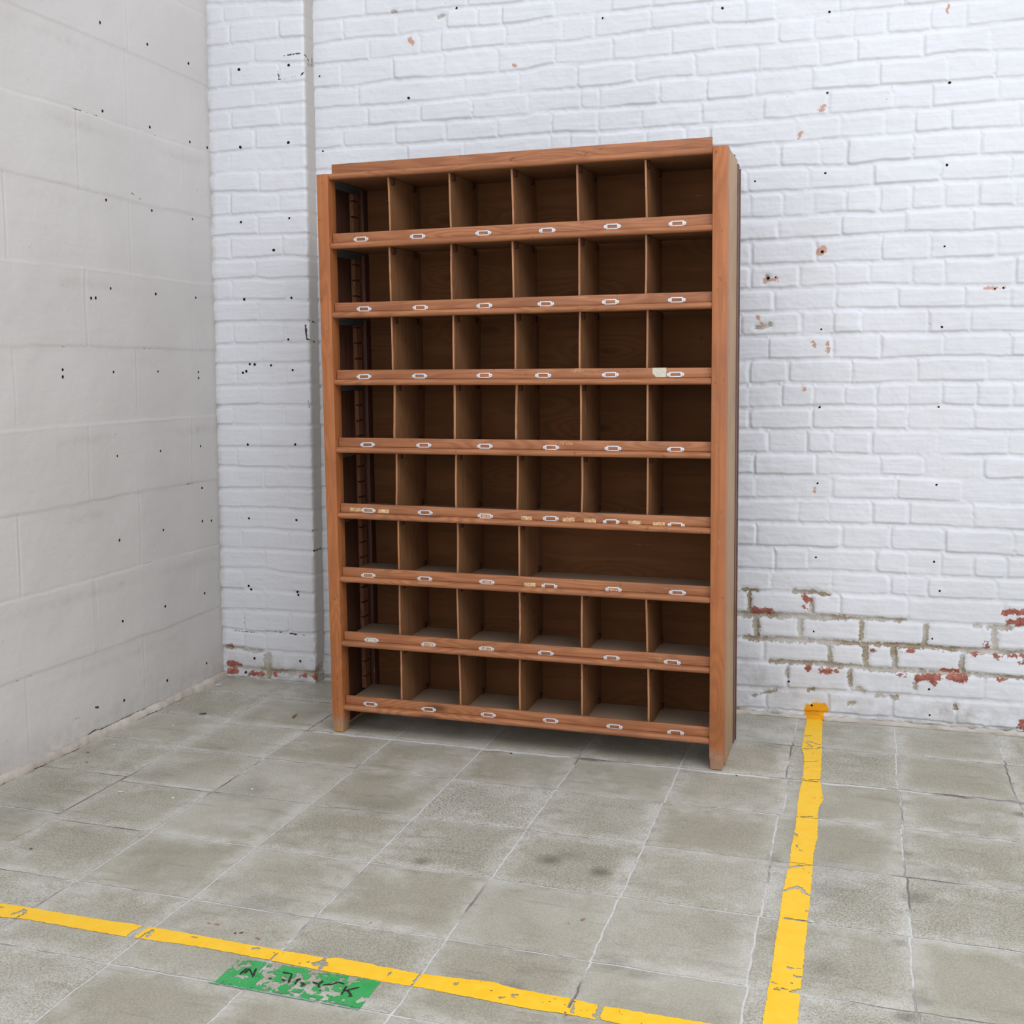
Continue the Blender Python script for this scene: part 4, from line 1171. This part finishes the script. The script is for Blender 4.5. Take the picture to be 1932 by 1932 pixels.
# dividers
DX = [(.222, .418, .612, .808, 1.005), (.220, .419, .611, .810, 1.004), (.221, .421, .615, .811, 1.008), (.223, .4205, .616, .8125, 1.0085), (.2245, .4215, .6165, .8145, 1.009), (.2275, .422, .6195), (.226, .419, .6185, .8125, 1.007), (.226, .422, .6175, .811, 1.0115)]
DT = [(.221, .224, .417, .42, .61, .614, .806, .81, 1.003, 1.007), (.219, .221, .419, .419, .61, .612, .811, .81, 1.005, 1.003), (.221, .221, .422, .42, .616, .614, .812, .81, 1.009, 1.007), (.226, .22, .422, .419, .618, .614, .813, .812, 1.009, 1.008), (.227, .222, .423, .42, .619, .614, .816, .813, 1.01, 1.008), (.228, .227, .424, .42, .62, .619), (.227, .225, .418, .42, .619, .618, .813, .812, 1.005, 1.009), (.227, .225, .421, .423, .618, .617, .811, .811, 1.011, 1.012)]
for k, row in enumerate(DT):
    for j in range(0, len(row), 2):
        xt, xb = row[j], row[j + 1]; zt = zat(k, xt) + .0002; zb = zat(k + 1, xb) + .0189
        th = .0033 if (k, j) in ((3, 0), (3, 2), (3, 4)) else .0027
        bow = rr.uniform(-.0015, .0015)
        bm = bm_new(); n = 8; ring = []
        for i in range(n + 1):
            t = i / n; z = zb + (zt - zb) * t; x = xb + (xt - xb) * t + bow * math.sin(math.pi * t); yo = .0005 * math.sin(i * 2.3)
            ring.append([bm.verts.new(c) for c in ((x - th, .0405 + yo, z), (x + th, .0405 + yo, z), (x + th, .2995, z), (x - th, .2995, z))])
        for i in range(n):
            for q in range(4):
                f = bm.faces.new((ring[i][q], ring[i][(q + 1) % 4], ring[i + 1][(q + 1) % 4], ring[i + 1][q])); f.material_index = 1 if q == 0 else 0
        bm.faces.new(ring[0][::-1]); bm.faces.new(ring[-1]); dv = done('divider', bm, w_ply, cab, 40); dv.data.materials.append(w_edge)
        for y0 in (.052, .235):
            bm = bm_new(); box(bm, xt + th, xt + th + .0065, y0, y0 + .022, zt - .020, zt - .0012, .0008, 1); done('corner_block', bm, w_lining, dv)
        bm = bm_new(); box(bm, xb + th, xb + th + .0065, .245, .262, zb + .0004, zb + .018, .0008, 1); done('corner_block', bm, w_lining, dv)

# label holders: pressed frame with two screw ears, one mesh shared by all copies
def holder_mesh():
    bm = bm_new(); w, h, t = .0172, .0076, .0009
    iw, ih0, ih1 = .0138, -.0046, .0042
    def rect(x0, x1, z0, z1): return [(x0, z0), (x1, z0), (x1, z1), (x0, z1)]
    box(bm, -w, w, -t * 2.2, 0, ih1, h, .0007, 2); box(bm, -w, w, -t * 1.8, 0, -h, ih0, .0006, 2)
    box(bm, -w, -iw, -t * 2.4, 0, -h, h, .0008, 2); box(bm, iw, w, -t * 2.4, 0, -h, h, .0008, 2)
    for s in (-1, 1):
        n = 12; c = s * (w + .0024); a0 = []; a1 = []
        pts = [(s * w, -.0052)] + [(c + s * .0052 * math.sin(math.pi * i / 10), -.0050 * math.cos(math.pi * i / 10)) for i in range(11)] + [(s * w, .0052)]
        if s < 0: pts = pts[::-1]
        f = [bm.verts.new((x, -.0009, z)) for x, z in pts]; b = [bm.verts.new((x, 0, z)) for x, z in pts]
        bm.faces.new(f[::-1] if s < 0 else f)
        for i in range(len(pts)): bm.faces.new((f[i], f[(i + 1) % len(pts)], b[(i + 1) % len(pts)], b[i]))
        r0 = bmesh.ops.create_uvsphere(bm, u_segments=10, v_segments=6, radius=.0024)
        for v in r0['verts']: v.co = Vector((v.co.x + s * (w + .0030), v.co.y * .55 - .0010, v.co.z))
    bmesh.ops.recalc_face_normals(bm, faces=bm.faces[:])
    return bm
hold0 = done('label_holder', holder_mesh(), m_hold, shelves[1], 40)
hme = hold0.data; first = True
inserts = {(4, 2): m_tan, (4, 0): m_faded, (5, 2): m_tan, (5, 4): m_tan, (6, 0): m_card, (6, 1): m_paper, (6, 2): m_paper, (5, 0): m_faded}
for i in range(8):
    for j in range(6):
        x, z = T['HX'][i][j], T['HZ'][i][j]
        if first: o = hold0; first = False
        else: o = hold0.copy(); COL.objects.link(o); o.parent = shelves[i + 1]
        o.location = (x, .0205, z); o.rotation_euler = (0, rr.uniform(-.02, .02), 0)
        if (i, j) in inserts:
            bm = bm_new(); box(bm, x - .0122, x + .0118, .0201, .02055, z - .0040, z + .0036, 0); done('card_insert', bm, inserts[(i, j)], shelves[i + 1], None)
# paper labels stuck on the fascias
def sticker(k, x0, z1, x1, z0, mat, cut=0, label=None, rag=.0006):
    bm = bm_new(); pts = []
    n = 8
    for i in range(n): pts.append((x0 + (x1 - x0) * i / n, z0 + rr.uniform(-rag, rag)))
    for i in range(3): pts.append((x1 + rr.uniform(-rag, rag), z0 + (z1 - z0) * i / 3))
    for i in range(n): pts.append((x1 - (x1 - x0) * i / n, z1 + rr.uniform(-rag, rag)))
    for i in range(3): pts.append((x0 + rr.uniform(-rag, rag), z1 - (z1 - z0) * i / 3))
    if cut: pts = [(x0 + .010, z0), (x1, z0), (x1, z1), (x0, z1), (x0, z0 + .011)]
    prism(bm, pts, 'y', .02015, .0205); o = done('paper_label', bm, mat, shelves[k], None)
    if label: o['label'] = label
sticker(3, .788, 1.154, .826, 1.1425, m_faded, rag=.001)
sticker(3, 1.0266, 1.1535, 1.066, 1.1272, m_card, 1, 'white card with a clipped corner')
sticker(4, .751, .9425, .793, .9312, m_faded, rag=.001)
for x0, z1, x1, z0 in ((.0736, .7262, .1107, .7155), (.17, .7240, .2048, .7130), (.6329, .7160, .6668, .7045), (.7607, .7155, .7965, .7037), (.8253, .7145, .8606, .7020), (.9574, .7118, .9935, .6990), (1.0275, .7100, 1.0625, .6979)):
    sticker(5, x0, z1, x1, z0, m_paper, rag=.001)
sticker(6, .640, .5144, .6745, .5010, m_paper)
